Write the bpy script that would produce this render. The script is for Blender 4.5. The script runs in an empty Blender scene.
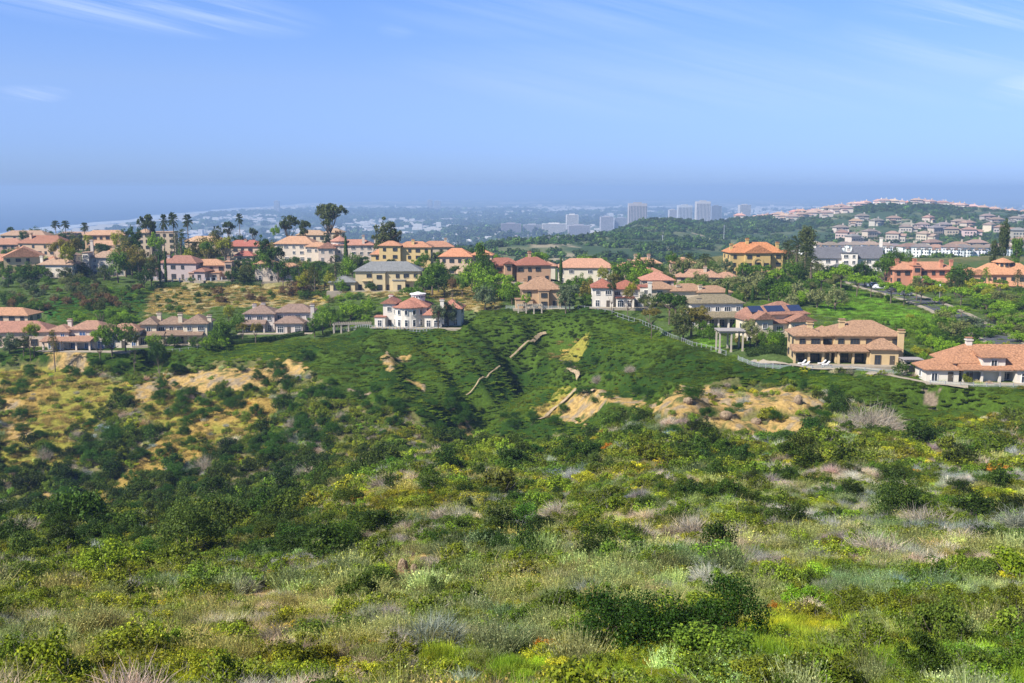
import bpy, math, random
import numpy as np
from mathutils import Vector, Matrix
R_ = math.radians
rng = np.random.default_rng(7)
random.seed(7)
scene = bpy.context.scene
COL = scene.collection

# ------------------------------------------------------------------ camera
F = 1000.0; PITCH = math.atan((341.5-188)/F)
cam_d = bpy.data.cameras.new('camera'); cam = bpy.data.objects.new('camera', cam_d)
COL.objects.link(cam); scene.camera = cam
cam_d.sensor_width = 36; cam_d.lens = 36*F/1024
cam_d.clip_start = 0.5; cam_d.clip_end = 200000
cam.location = (0, 0, 0); cam.rotation_euler = (math.pi/2-PITCH, 0, 0)

# ------------------------------------------------------------------ light
SUN_EL, SUN_AZ = 45, -126          # azimuth measured from +Y towards +X (negative: to the left)
sd = Vector((math.sin(R_(SUN_AZ))*math.cos(R_(SUN_EL)), math.cos(R_(SUN_AZ))*math.cos(R_(SUN_EL)), math.sin(R_(SUN_EL))))
sl = bpy.data.lights.new('sun', 'SUN'); sl.energy = 5.0; sl.angle = R_(0.5); sl.color = (1.0, 0.955, 0.88)
so = bpy.data.objects.new('sun', sl); COL.objects.link(so); so.rotation_euler = sd.to_track_quat('Z', 'Y').to_euler()
w = bpy.data.worlds.new('World'); scene.world = w; w.use_nodes = True
nt = w.node_tree; nt.nodes.clear()
def N(t, ty, **kw):
    n = t.nodes.new(ty)
    for k, v in kw.items(): setattr(n, k, v)
    return n
wo = N(nt, 'ShaderNodeOutputWorld'); bg = N(nt, 'ShaderNodeBackground'); bg.inputs[1].default_value = 0.105
sky = N(nt, 'ShaderNodeTexSky', sky_type='NISHITA', sun_disc=False)
sky.sun_elevation = R_(SUN_EL); sky.sun_rotation = R_(SUN_AZ); sky.altitude = 200
sky.air_density = 1.0; sky.dust_density = 0.3; sky.ozone_density = 3.0
tc = N(nt, 'ShaderNodeTexCoord'); sep = N(nt, 'ShaderNodeSeparateXYZ'); nt.links.new(tc.outputs['Generated'], sep.inputs[0])
def wm(op, a, b=None, c=None):
    n = N(nt, 'ShaderNodeMath', operation=op)
    for i, v in enumerate((a, b, c)):
        if v is None: continue
        if isinstance(v, (int, float)): n.inputs[i].default_value = v
        else: nt.links.new(v, n.inputs[i])
    return n.outputs[0]
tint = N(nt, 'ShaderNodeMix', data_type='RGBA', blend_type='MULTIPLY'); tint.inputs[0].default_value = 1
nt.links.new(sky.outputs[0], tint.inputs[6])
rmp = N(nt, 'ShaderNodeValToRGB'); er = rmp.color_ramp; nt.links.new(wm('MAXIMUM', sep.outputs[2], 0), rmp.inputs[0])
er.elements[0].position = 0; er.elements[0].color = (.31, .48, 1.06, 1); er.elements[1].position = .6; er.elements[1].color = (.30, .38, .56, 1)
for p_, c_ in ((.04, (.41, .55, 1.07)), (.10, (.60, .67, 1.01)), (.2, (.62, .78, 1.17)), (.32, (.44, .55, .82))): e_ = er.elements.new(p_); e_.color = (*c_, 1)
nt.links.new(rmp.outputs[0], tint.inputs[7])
# thin cirrus, laid out by direction on the sky
az = wm('DIVIDE', sep.outputs[0], wm('MAXIMUM', sep.outputs[1], 0.05)); el = wm('DIVIDE', sep.outputs[2], wm('MAXIMUM', sep.outputs[1], 0.05))
cv = N(nt, 'ShaderNodeCombineXYZ'); nt.links.new(wm('MULTIPLY_ADD', el, 3.0, az), cv.inputs[0])
nt.links.new(wm('MULTIPLY', wm('MULTIPLY_ADD', az, 0.22, el), 7.5), cv.inputs[1])
n1 = N(nt, 'ShaderNodeTexNoise'); n1.inputs['Scale'].default_value = 4.6; n1.inputs['Detail'].default_value = 10; n1.inputs['Roughness'].default_value = .68; n1.inputs['Distortion'].default_value = .5
nt.links.new(cv.outputs[0], n1.inputs[0])
def blob(ca, ce, ra, re, sk=0.0):
    da = wm('DIVIDE', wm('SUBTRACT', az, ca), ra)
    de = wm('DIVIDE', wm('SUBTRACT', wm('MULTIPLY_ADD', wm('SUBTRACT', az, ca), sk, el), ce), re)
    r = wm('ADD', wm('MULTIPLY', da, da), wm('MULTIPLY', de, de))
    return wm('MAXIMUM', wm('SUBTRACT', 1, r), 0)
bl = wm('MAXIMUM', wm('MULTIPLY', blob(-0.37, 0.176, 0.20, 0.030, 0.10), .58), wm('MULTIPLY', blob(-0.475, 0.09, 0.05, 0.010), .65))
bl = wm('MAXIMUM', bl, wm('MULTIPLY', blob(0.49, 0.155, 0.19, 0.055), .42)); bl = wm('MAXIMUM', bl, wm('MULTIPLY', blob(0.52, 0.098, 0.075, 0.022, -.15), .5))
bl = wm('MAXIMUM', bl, wm('MULTIPLY', blob(-0.11, 0.152, 0.022, 0.010), .2)); bl = wm('MAXIMUM', bl, wm('MULTIPLY', blob(0.08, 0.165, 0.25, 0.03), .2)); bl = wm('MAXIMUM', bl, wm('MULTIPLY', blob(0.2, 0.11, 0.35, 0.05), .15))
nn = N(nt, 'ShaderNodeMapRange'); nn.inputs[1].default_value = .42; nn.inputs[2].default_value = .72; nt.links.new(n1.outputs[0], nn.inputs[0])
cl = wm('MINIMUM', wm('MULTIPLY', bl, nn.outputs[0]), .8)
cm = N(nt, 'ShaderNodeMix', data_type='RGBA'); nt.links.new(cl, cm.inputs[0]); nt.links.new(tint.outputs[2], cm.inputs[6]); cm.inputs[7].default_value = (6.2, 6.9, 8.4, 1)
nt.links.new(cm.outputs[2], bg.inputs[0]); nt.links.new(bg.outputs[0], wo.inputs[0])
vs = scene.view_settings; vs.view_transform = 'Standard'; vs.look = 'None'; vs.exposure = 0.6; vs.gamma = 1
try: scene.cycles.volume_bounces = 0; scene.cycles.max_bounces = 4; scene.cycles.diffuse_bounces = 2; scene.cycles.glossy_bounces = 1; scene.cycles.transmission_bounces = 2
except Exception: pass

# ------------------------------------------------------------------ pixel <-> world helpers
sp, cp = math.sin(PITCH), math.cos(PITCH)
def ray(px, py):                       # (x/y, z/y) of the sight line through a pixel
    a = (np.asarray(px, float)-512)/F; b = (341.5-np.asarray(py, float))/F
    dy = cp+b*sp; return a/dy, (-sp+b*cp)/dy
def pix(x, y, z):
    fwd = y*cp-z*sp; up = y*sp+z*cp
    return 512+F*x/fwd, 341.5-F*up/fwd
def at(px, py, d):
    u, v = ray(px, py); return u*d, d, v*d

def hsh(ix, iy, s):
    n = (ix.astype(np.int64)*374761393+iy.astype(np.int64)*668265263+s*1274126177) & 0xffffffff
    n = ((n ^ (n >> 13))*1103515245) & 0xffffffff
    return ((n ^ (n >> 16)) & 0xffff)/65535.0
def vnoise(x, y, s=0):
    x = np.asarray(x, float); y = np.asarray(y, float)
    ix = np.floor(x); iy = np.floor(y); fx = x-ix; fy = y-iy; fx = fx*fx*(3-2*fx); fy = fy*fy*(3-2*fy)
    a = hsh(ix, iy, s); b = hsh(ix+1, iy, s); c = hsh(ix, iy+1, s); d = hsh(ix+1, iy+1, s)
    return (a*(1-fx)+b*fx)*(1-fy)+(c*(1-fx)+d*fx)*fy
def fbm(x, y, s=0, o=4):
    t = 0; a = .5; n = 0
    for i in range(o):
        t = t+a*vnoise(x*2**i+17*i, y*2**i-9*i, s+i); n += a; a *= .55
    return t/n
def sstep(a, b, x): t = np.clip((x-a)/(b-a), 0, 1); return t*t*(3-2*t)
def inpoly(px, py, poly):
    px = np.asarray(px, float); py = np.asarray(py, float); r = np.zeros(px.shape, bool); n = len(poly)
    for i in range(n):
        x1, y1 = poly[i]; x2, y2 = poly[(i+1) % n]
        if y1 == y2: continue
        c = ((y1 > py) != (y2 > py)) & (px < (x2-x1)*(py-y1)/(y2-y1)+x1); r ^= c
    return r

# ------------------------------------------------------------------ terrain heights (thin plate spline through surveyed points)
CP = []                                # (x/y, distance, height)
def P(px, py, d): u, v = ray(px, py); CP.append((float(u), d, float(v*d)))
def Z(px, d, z): CP.append(((px-512)/F, d, z))
for px in (-300, -50, 150, 350, 512, 700, 900, 1100, 1324):
    Z(px, 4, -3.6); Z(px, 12, -8.0); P(px, 690, 25)
for px in (-300, 0, 120, 240): P(px, 600, 50); P(px, 562, 80); P(px, 538, 110); P(px, 521 if px < 200 else 512, 140)
for px in (380, 520): P(px, 600, 46); P(px, 520, 88); P(px, 478, 130)
for px in (660, 800, 950, 1100, 1324): P(px, 605, 42); P(px, 522, 75); P(px, 475, 110)
P(300, 500, 150); P(400, 466, 165); P(500, 450, 170); P(600, 446, 165); P(700, 445, 155); P(800, 441, 152); P(900, 440, 150); P(1000, 437, 150); P(1200, 435, 150); P(1324, 435, 150)
for px in (-300, 0, 100): Z(px, 185, -64); P(px, 508, 222); P(px, 470, 240); P(px, 420, 268); P(px, 375, 298); P(px, 351, 313)
Z(200, 185, -60); P(200, 486, 222); P(200, 420, 265); P(200, 380, 292); P(200, 352, 312)
P(300, 465, 215); P(300, 420, 252); P(300, 380, 284); P(300, 341, 322)
P(400, 440, 218); P(400, 400, 250); P(400, 360, 290); P(400, 331, 325)
P(500, 433, 222); P(500, 400, 247); P(500, 350, 298); P(500, 309, 345)
P(600, 432, 206); P(600, 380, 252); P(600, 340, 300); P(600, 311, 336)
P(700, 438, 166); P(690, 398, 184); Z(700, 201, -43.5); P(700, 388, 224); P(700, 346, 264)
P(780, 436, 168); P(780, 394, 190); Z(780, 205, -44); P(780, 384, 225); P(780, 366, 237)
Z(900, 185, -47); P(900, 424, 200); P(900, 380, 219)
Z(1000, 178, -45); P(1000, 425, 190); P(1000, 386, 211); Z(1150, 178, -45); P(1150, 388, 211); Z(1324, 200, -41)
for px in (720, 850, 1000, 1200, 1324): Z(px, 300, -40.5); Z(px, 400, -38.5); Z(px, 500, -38); Z(px, 600, -40)
for px in (-300, 0, 150, 300): Z(px, 350, -48.5); Z(px, 385, -45.5); Z(px, 430, -41.5); Z(px, 500, -39.5); Z(px, 600, -38.5); Z(px, 670, -40); Z(px, 850, -95); Z(px, 1300, -175); Z(px, 2200, -236)
for px in (400, 470): Z(px, 400, -41); Z(px, 500, -39.5); Z(px, 590, -41); Z(px, 760, -80)
for px in (560, 650): Z(px, 420, -40); Z(px, 520, -41); Z(px, 620, -52); Z(px, 780, -85)
P(400, 252, 1150); Z(380, 1700, -160); P(450, 254, 1250); P(500, 243, 1450); P(560, 240, 1550); P(620, 234, 1650); P(700, 230, 1750)
for px in (520, 620, 700): P(px, 262, 1000)
for px in (440, 520, 620): Z(px, 2300, -160)
P(760, 262, 950); P(740, 246, 1400); P(740, 226, 1950); P(700, 224, 2050); P(640, 226, 2050); P(780, 219, 2350); P(740, 221, 2300); Z(700, 3000, -165); Z(780, 3100, -150)
P(850, 260, 900); P(850, 248, 1300); P(850, 228, 1700); P(850, 211, 2450)
P(920, 263, 880); P(920, 246, 1250); P(920, 226, 1700); P(920, 209, 2500); Z(900, 3200, -150)
P(1000, 263, 870); P(1000, 244, 1250); P(1000, 225, 1700); P(1000, 214, 2300); Z(1000, 3000, -150); P(960, 212, 2400)
for px in (1150, 1324): P(px, 262, 870); P(px, 244, 1250); P(px, 216, 2200); Z(px, 3100, -150)
for px in (-300, 0, 250, 500, 750, 1000, 1324):
    Z(px, 4200, -186 if px > 300 else -238); Z(px, 6500, -228); Z(px, 12000, -232); Z(px, 60000, -232)
cpu_ = np.array([(c[0]*3.2, math.log(c[1])) for c in CP]); cpz = np.array([c[2] for c in CP])
def K(d2): return np.where(d2 > 1e-12, .5*d2*np.log(np.maximum(d2, 1e-12)), 0)
n = len(CP)
d2 = ((cpu_[:, None]-cpu_[None])**2).sum(2); A = np.zeros((n+3, n+3)); A[:n, :n] = K(d2)+np.eye(n)*2e-4
A[:n, n] = 1; A[:n, n+1:] = cpu_; A[n, :n] = 1; A[n+1:, :n] = cpu_.T
W = np.linalg.solve(A, np.r_[cpz, 0, 0, 0])
def tps(u, y):
    q = np.stack([np.asarray(u).ravel()*3.2, np.log(np.asarray(y).ravel())], 1); out = np.empty(len(q))
    for i in range(0, len(q), 40000):
        s = q[i:i+40000]; out[i:i+40000] = K(((s[:, None]-cpu_[None])**2).sum(2))@W[:n]+W[n]+s@W[n+1:]
    return out.reshape(np.shape(u))
us = np.linspace(-0.9, 0.9, 641)
ys = np.r_[np.geomspace(4, 150, 280, endpoint=False), np.geomspace(150, 420, 360, endpoint=False), np.geomspace(420, 3000, 190, endpoint=False), np.geomspace(3000, 60000, 60)]
Uc = np.linspace(-.9, .9, 161); Yc = np.geomspace(4, 60000, 420)
uu, yy = np.meshgrid(Uc, Yc); zc = tps(uu, yy)
def bil(A_, X, Y, x, y):
    fx = np.clip((np.asarray(x)-X[0])/(X[1]-X[0]), 0, len(X)-1.001); ix = fx.astype(int); fx = fx-ix
    iy = np.clip(np.searchsorted(Y, y)-1, 0, len(Y)-2); fy = np.clip((y-Y[iy])/(Y[iy+1]-Y[iy]), 0, 1)
    return (A_[iy, ix]*(1-fx)+A_[iy, ix+1]*fx)*(1-fy)+(A_[iy+1, ix]*(1-fx)+A_[iy+1, ix+1]*fx)*fy
LC = np.log(Yc)
U2, Y2 = np.meshgrid(us, ys); Zt = bil(zc, Uc, LC, U2, np.log(Y2)); X2 = U2*Y2
# coast: sea floor to the left of the shoreline
def coast_x(y): return np.interp(y, [0, 1500, 3000, 6300, 11700, 16000, 18500, 21000, 24000], [-1500, -1700, -2300, -2650, -3000, -2900, -2100, 500, 60000])+260*(vnoise(y/900., y*0, 5)-.5)
inl = X2-coast_x(Y2)
far = sstep(1100, 2600, Y2)
Zt = np.where(Y2 > 5200, Zt*(1-sstep(5200, 7000, Y2))+-231.0*sstep(5200, 7000, Y2), Zt)
Zt = Zt+far*np.where(inl < 0, np.maximum(inl*.03, -8)-np.maximum(Zt+236, 0), 0)
# the V of the ravine: its floor climbs from the bottom of the bowl towards the brow
vx = np.interp(Y2, [190, 230, 260, 300, 335], [-16, -14, -12, 2, 11]); vw = np.where(X2 > vx, 34.0, 26.0)
Zt = Zt-11.0*np.exp(-np.abs((X2-vx)/vw)**1.5)*sstep(195, 235, Y2)*(1-sstep(290, 338, Y2))
# house pads: centre px, base py, distance, half-size
PADS = []
def pad(px, py, d, rx, ry):
    x, y, z = at(px, py, d); PADS.append((x, y+ry*.8, rx, ry, z))

ZP = {}
ZP['ice'] = [[(-400, 352), (0, 353), (135, 350), (215, 344), (330, 337), (370, 330), (455, 322), (480, 309), (600, 307), (640, 318), (690, 343), (740, 360), (800, 371), (930, 380), (1024, 389), (1500, 400), (1500, 437), (1024, 438), (905, 438), (880, 412), (845, 398), (812, 388), (770, 384), (730, 384), (690, 393), (660, 400), (640, 412), (590, 438), (540, 442), (490, 437), (455, 436), (430, 432), (405, 410), (340, 400), (320, 382), (270, 362), (200, 368), (130, 372), (60, 366), (-400, 374)], [(38, 308), (60, 292), (105, 286), (152, 290), (146, 300), (138, 318), (60, 322)]]
ZP['bare'] = [[(150, 380), (190, 372), (262, 368), (298, 364), (306, 376), (270, 386), (240, 388), (215, 396), (180, 388), (150, 404), (112, 414), (125, 400)], [(660, 398), (700, 391), (740, 394), (780, 386), (812, 393), (820, 408), (796, 416), (770, 412), (740, 418), (700, 416), (670, 418), (650, 408)], [(700, 422), (735, 418), (760, 424), (790, 419), (812, 426), (800, 434), (760, 436), (710, 430)], [(566, 402), (600, 394), (652, 396), (648, 404), (604, 409), (585, 415), (560, 424)], [(445, 432), (466, 411), (487, 422), (470, 428)],
    [(382, 358), (415, 356), (412, 360), (395, 361), (392, 378), (384, 380)], [(406, 376), (420, 380), (424, 392), (412, 384)], [(0, 395), (25, 405), (30, 440), (0, 450)], [(40, 495), (60, 492), (52, 502)], [(600, 540), (616, 541), (618, 553), (604, 556)], [(372, 560), (430, 552), (428, 575), (380, 590)], [(220, 596), (262, 590), (300, 585), (270, 600)], [(52, 352), (80, 352), (88, 372), (50, 368)]]
ZP['pink'] = [[(345, 390), (372, 392), (360, 397)], [(563, 356), (574, 355), (578, 362), (566, 372)], [(860, 370), (890, 368), (880, 374)], [(926, 398), (940, 398), (936, 404), (928, 403)], [(952, 405), (972, 409), (964, 413)]]
ZP['ygrass'] = [[(0, 372), (60, 368), (130, 384), (100, 420), (60, 470), (0, 470)], [(120, 392), (210, 400), (290, 398), (270, 425), (190, 440), (150, 420)], [(0, 380), (30, 372), (90, 378), (100, 390), (88, 410), (80, 430), (40, 446), (0, 450)], [(545, 350), (560, 340), (590, 338), (582, 348), (555, 358)], [(178, 420), (270, 425), (215, 460), (160, 470), (110, 505), (98, 500), (150, 450)], [(530, 412), (570, 395), (585, 394), (548, 420)]]
ZP['dry'] = [[(146, 318), (150, 296), (165, 284), (340, 285), (350, 292), (480, 290), (485, 305), (455, 310), (430, 296), (340, 298), (320, 308), (215, 306), (200, 316), (165, 312)], [(440, 285), (500, 285), (500, 308), (450, 312)]]
ZP['lawn'] = [[(812, 312), (836, 291), (856, 290), (905, 308), (960, 326), (1000, 338), (940, 340), (880, 322), (840, 318)], [(692, 338), (720, 338), (722, 350), (696, 346)]]
ZP['town'] = [[(-400, 222), (430, 222), (600, 262), (740, 262), (1500, 262), (1500, 386), (1024, 388), (930, 379), (800, 370), (740, 360), (690, 343), (640, 318), (600, 307), (480, 309), (455, 322), (370, 330), (330, 337), (215, 346), (135, 350), (0, 352), (-400, 352)]]
def zmask(name, px, py):
    m = np.zeros(np.shape(px), bool)
    for p in ZP[name]: m |= inpoly(px, py, p)
    return m
PX, PY = pix(X2, Y2, Zt)
jx = PX+(fbm(X2/3, Y2/3, 11, 3)-.5)*16; jy = PY+(fbm(X2/3, Y2/3, 12, 3)-.5)*9
wide = (Y2 > 190) | ((PX > 640) & (Y2 > 158))
mid = wide & (Y2 < 700)
M = {k: zmask(k, jx, jy) & (mid if k not in ('bare',) else (Y2 < 700)) for k in ZP}
M['bare'] &= ~((Y2 < 158) & (jy < 500))
ICE0 = (zmask('ice', PX, PY) & mid).astype(float)
for _i in range(7): ICE0[1:-1, 1:-1] = (ICE0[1:-1, 1:-1]*2+ICE0[:-2, 1:-1]+ICE0[2:, 1:-1]+ICE0[1:-1, :-2]+ICE0[1:-1, 2:])/6
M['ice'] &= ~M['bare'] & ~M['ygrass']

# ------------------------------------------------------------------ near houses list (specs used for pads first)
H = []
def house(kind, label, px, py, d, rot, wall, roof, blocks, **kw):
    H.append(dict(kind=kind, label=label, px=px, py=py, d=d, rot=rot, wall=wall, roof=roof, blocks=blocks, kw=kw))
    xs = [b[0] for b in blocks]+[b[1] for b in blocks]; dep = max(b[3] for b in blocks)
    pad(px, py, d, max(xs)+1.5, dep/2+2)
CREAM = (.62, .48, .28); WHITE = (.74, .71, .66); TAN = (.55, .40, .26); PALE = (.68, .60, .48); YEL = (.72, .52, .16); PINK = (.62, .30, .20)
SAL = (.40, .205, .13); RED = (.38, .105, .07); ORG = (.46, .19, .10); GREY = (.20, .205, .20); DUSK = (.29, .16, .12); BRN = (.25, .19, .13); ROSE = (.36, .15, .11); SLATE = (.13, .13, .15)
# blocks: x0,x1,y0,y1,z_top,roof,roof_height   (x from the centre of the facade, y away from the viewer)
house('villa', 'cream villa with salmon roof, two storeys, chimneys and loungers on its terrace', 851, 364, 232, -4, CREAM, SAL,
      [(-12.5, -6, 3, 12, 6.1, 'hip', 1.8), (-6, -3.2, 4.2, 12, 6.0, 'hip', 1.5), (-3.2, 12.5, 3.2, 15, 6.2, 'hip', 2.9), (-13.3, -6.2, 0, 3, 2.9, 'shed', 1.3), (-6.2, -3, 1, 4.2, 2.85, 'shed', 1.2), (-3, 4.2, .3, 3.2, 2.95, 'shed', 1.3), (4.2, 10.6, -.8, 5, 3.6, 'hip', 2.1)],
      chim=[(-8.6, 6, 9.2), (-0.8, 7, 9.7), (11.6, 1.6, 8.0)])
house('ranch_house', 'white low house with orange tile roof and lantern tower beside the cream villa', 993, 383, 214, -3, WHITE, ORG,
      [(-14, -7, 1, 8, 2.6, 'hip', 2.0), (-8, 18, 4, 14, 3.6, 'hip', 3.4), (-1.6, 3.4, 2.4, 7, 5.2, 'shed', .9), (-6, 6, 1, 4, 2.7, 'shed', 1.1), (5, 18, 0, 4.5, 2.9, 'hip', 1.6)], chim=[(-2.2, 9, 8.6), (15, 9, 8.0)], dark=True)
house('villa', 'red roofed house with solar panels and round arched windows behind the pergola', 782, 345, 278, 12, PALE, ROSE,
      [(-8, -3, 0, 12, 7.4, 'gable', 1.9), (-10.5, -8, 1, 8, 7.0, 'shed', .8), (-3, 9, 3, 14, 8.2, 'hip', 3.0), (-3, 2, .8, 4, 6.0, 'shed', 1.2), (2, 9, -1, 5, 6.6, 'gable', 1.8)], solar=[(-3, 2.5, 3.4), (-8, -4, 2.6), (4, 8, 3.4)], chim=[(-1, 9, 9.5)], chimless=True)
house('villa', 'white walled house with flat tan roof and small arched upper windows', 718, 329, 300, 4, WHITE, BRN,
      [(-7, 9, 5, 14, 7.2, 'hip', 2.2), (-6, 7, 1, 5, 3.3, 'shed', 1.5), (-9, -6, 2, 9, 3.4, 'hip', 1.0)], chim=[(-4.4, 7, 8.6)])
house('villa', 'low salmon tiled house with two chimneys above the dark umbrella tree', 684, 304, 352, 6, PALE, SAL,
      [(-14, -2, 3, 12, 5.0, 'hip', 2.2), (-4, 9, 1, 10, 4.4, 'hip', 2.2), (5, 17, -1, 8, 4.0, 'hip', 2.0)], chim=[(-1.5, 3, 6.5), (6, 1, 6.6)])
house('villa', 'white bay fronted house with dark red roof above the fence', 622, 307, 335, -3, WHITE, RED,
      [(-10, -3, 0, 9, 6.4, 'hip', 2.6), (-3, 6, 2, 11, 5.8, 'hip', 2.6), (6, 10, 1, 8, 6.6, 'flat', .3), (-2, 4, -1, 2, 3.0, 'flat', .3)], chim=[(9.2, .4, 8.8)])
house('villa', 'tan house with broad salmon hip roof at the head of the green slope', 550, 308, 346, 4, TAN, SAL,
      [(-9.5, 4, 1, 13, 6.3, 'hip', 3.8), (-4, -.5, -.6, 1, 6.0, 'flat', .3), (-12, -6, -.5, 3, 3, 'flat', .3)], chim=[(-8, 9, 9.5)])
house('rotunda_villa', 'white villa with curved front, coral red roof and white cupola', 414, 327, 328, -5, WHITE, (.50, .15, .10),
      [(-10.5, -6.3, 1, 8, 7.6, 'gable', 1.6), (-6.3, 4, 1.6, 12, 6.4, 'hip', 2.9), (3.6, 9.2, -.2, 7, 4.0, 'hip', 2.6), (8, 15, 5, 13, 5.6, 'hip', 2.6), (-13, -9.5, -1, 3, 3.2, 'flat', .3)], chim=[(9.4, .6, 9.4), (-9, 7, 10)], rounds=[(-2.2, 3.6, 5.2, 6.4, 2.3)], cupola=(0, 8, 9.0))
house('villa', 'yellow two storey house with grey hip roof and balconies above the white villa', 385, 291, 398, 2, (.66, .56, .36), GREY,
      [(-12, 14, 3, 15, 7.6, 'hip', 3.4), (-5, 0, 2, 4, 7.2, 'flat', .2), (3, 8, 1.4, 4, 4.0, 'flat', .3), (-22, -12, 1, 11, 3.4, 'hip', 2.3)], chim=[(3.5, 9, 10.6)], balc=[(-9.5, -5.4, 4.0), (8.5, 12.5, 4.0)])
house('villa', 'cream two storey house with pink tile roof below the dry bank', 172, 345, 316, 4, (.74, .66, .52), DUSK,
      [(-10.5, -5.5, 3, 12, 6.2, 'hip', 2.0), (-5.5, 3, 4.4, 12, 6.0, 'hip', 2.1), (3, 10.5, 3.2, 12, 6.3, 'hip', 2.5), (-11, -3, 1.2, 3, 2.9, 'shed', 1.2), (-3, 9, 1.6, 4.4, 2.85, 'shed', 1.4)], chim=[(-6, 9, 9.4), (1.8, 5, 9.6), (10.8, 6, 8.8)])
house('villa', 'lavender grey house with dusky tile roof at the top of the green slope', 276, 333, 334, 2, (.64, .58, .56), (.30, .165, .145),
      [(-11, -1, 3, 12, 6.1, 'hip', 2.4), (-1, 11.5, 5, 13, 6.3, 'hip', 2.4), (-11.5, -4, 1, 3, 2.9, 'shed', 1.3), (0, 9, -.2, 6, 3.2, 'hip', 2.0)], chim=[(-8.4, 7, 9.2), (-5.6, 8, 9.4), (11.8, 4, 9.3)])
house('villa', 'house with blue glazed doors and pink tile roof left of the cream house', 76, 351, 308, -2, (.70, .62, .56), (.44, .19, .13),
      [(-4, 7, 5, 13, 6.0, 'hip', 2.3), (-11, -4, 4, 12, 5.4, 'hip', 1.7), (-11, -5, .5, 4, 2.8, 'shed', 1.2), (-5, 4, 1, 5, 2.9, 'shed', 1.3), (7, 17, 7, 14, 5.2, 'hip', 2.0)], chim=[(-5.6, 9, 8.8)], blue=True)
house('villa', 'house at the left edge with broad coral tile roof behind shrubs', 10, 348, 316, 5, (.62, .5, .42), (.47, .17, .12), [(-15, 11, 3, 13, 4.6, 'hip', 2.9)])
house('villa', 'far left house whose orange tile roof peeks above the shrubs', 2, 330, 350, -5, (.6, .46, .36), (.58, .24, .12), [(-12, 8, 3, 12, 4.8, 'hip', 2.2)])
# upper left row
house('villa', 'violet walled house with plum red roof and two cypresses in front', 176, 280, 432, -10, (.46, .40, .42), (.38, .13, .10),
      [(-9, 8, 3, 13, 7.0, 'hip', 3.0), (-15, -9, 0, 6, 4.2, 'flat', .3), (8, 13, 1, 8, 3.6, 'hip', 1.4)], chim=[(-6, 6, 10.4)])
house('villa', 'house with orange tile roof and shaded arcades above the dry terraces', 215, 280, 434, 6, (.58, .44, .36), (.60, .25, .13),
      [(-12, 4, 4, 13, 6.0, 'hip', 2.4), (4, 7, 2, 8, 7.6, 'flat', .3), (-11, 2, 0, 4, 3.0, 'flat', .3)], dark=True, chim=[(5.5, 4, 9.6)])
house('villa', 'square house with crimson roof and four small windows behind the terraces', 243, 268, 500, -3, (.62, .50, .40), (.48, .09, .07),
      [(-10, 9, 2, 12, 10.6, 'hip', 2.8), (-3, 6, -3, 3, 6.2, 'hip', 2.2)], chim=[(0, 6, 14)])
house('villa', 'slim white house with orange roof half hidden by dark trees', 272, 281, 426, 8, (.68, .60, .52), (.56, .24, .13), [(-7, 2, 0, 9, 7.2, 'hip', 1.8), (2, 12, 3, 10, 5.0, 'hip', 2)])
house('villa', 'wide house with apricot tile roof between the open gum trees', 300, 262, 505, -4, (.72, .64, .56), (.60, .27, .15),
      [(-14, 6, 4, 16, 8.8, 'hip', 3.6), (3, 14, 0, 8, 7.6, 'hip', 2.0)])
house('villa', 'house with round red turret roof and arched gable beside the dark cypress', 345, 262, 498, 5, (.70, .60, .54), (.55, .20, .15),
      [(-13, -5, 0, 8, 6.8, 'gable', 2.6), (-6, 14, 4, 14, 8.0, 'hip', 2.6)], rounds=[(-3, 8, 4.2, 10.0, 2.6)], chim=[(9, 5, 13), (15, 4, 12)])
house('villa', 'cream house with orange roof directly behind the grey roofed yellow house', 400, 268, 468, -2, (.68, .52, .26), (.60, .22, .11),
      [(-10, 0, 2, 10, 10.2, 'hip', 2.0), (-2, 14, 4, 13, 9.4, 'hip', 2.4), (-14, -8, 3, 10, 6.0, 'hip', 2.4)], chim=[(5.5, 6, 13)])
house('villa', 'house with bright orange roof right of the bushy green trees', 464, 274, 440, -4, (.68, .52, .40), (.62, .22, .11), [(-11, 3, 2, 12, 7.4, 'hip', 3.4), (3, 12, 4, 11, 8, 'hip', 2)])
house('villa', 'long house with maroon roof and arched bell gable beside green trees', 522, 282, 405, 8, (.56, .36, .24), (.36, .11, .08),
      [(-14, 0, 4, 13, 6.4, 'hip', 2.8), (-2, 12, 1, 11, 6.6, 'hip', 3.0), (-7, -4, 0, 3, 7.4, 'gable', 1.0)], chim=[(4, 6, 12)])
house('villa', 'long white house with pale salmon roof at the brow before the far green hill', 588, 284, 425, -3, (.74, .70, .60), (.56, .25, .17),
      [(-13, 11, 3, 14, 6.6, 'hip', 3.6), (-20, -14, 2, 9, 7.4, 'hip', 1.6)])
house('villa', 'low orange roofed house with three white chimneys before the wooded hill', 668, 275, 450, 3, (.58, .44, .34), (.58, .28, .17), [(-16, -3, 2, 10, 5.0, 'hip', 2.3), (3, 13, 4, 12, 5, 'hip', 2.3)], chim=[(-14, 5, 9), (-8, 5, 9), (4, 6, 9)])
house('villa', 'small pavilion house with pink pyramid roof above salmon roofs', 658, 296, 385, 0, (.56, .42, .40), (.54, .20, .15), [(-6, 6, 0, 10, 6.0, 'hip', 2.6)])
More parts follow.
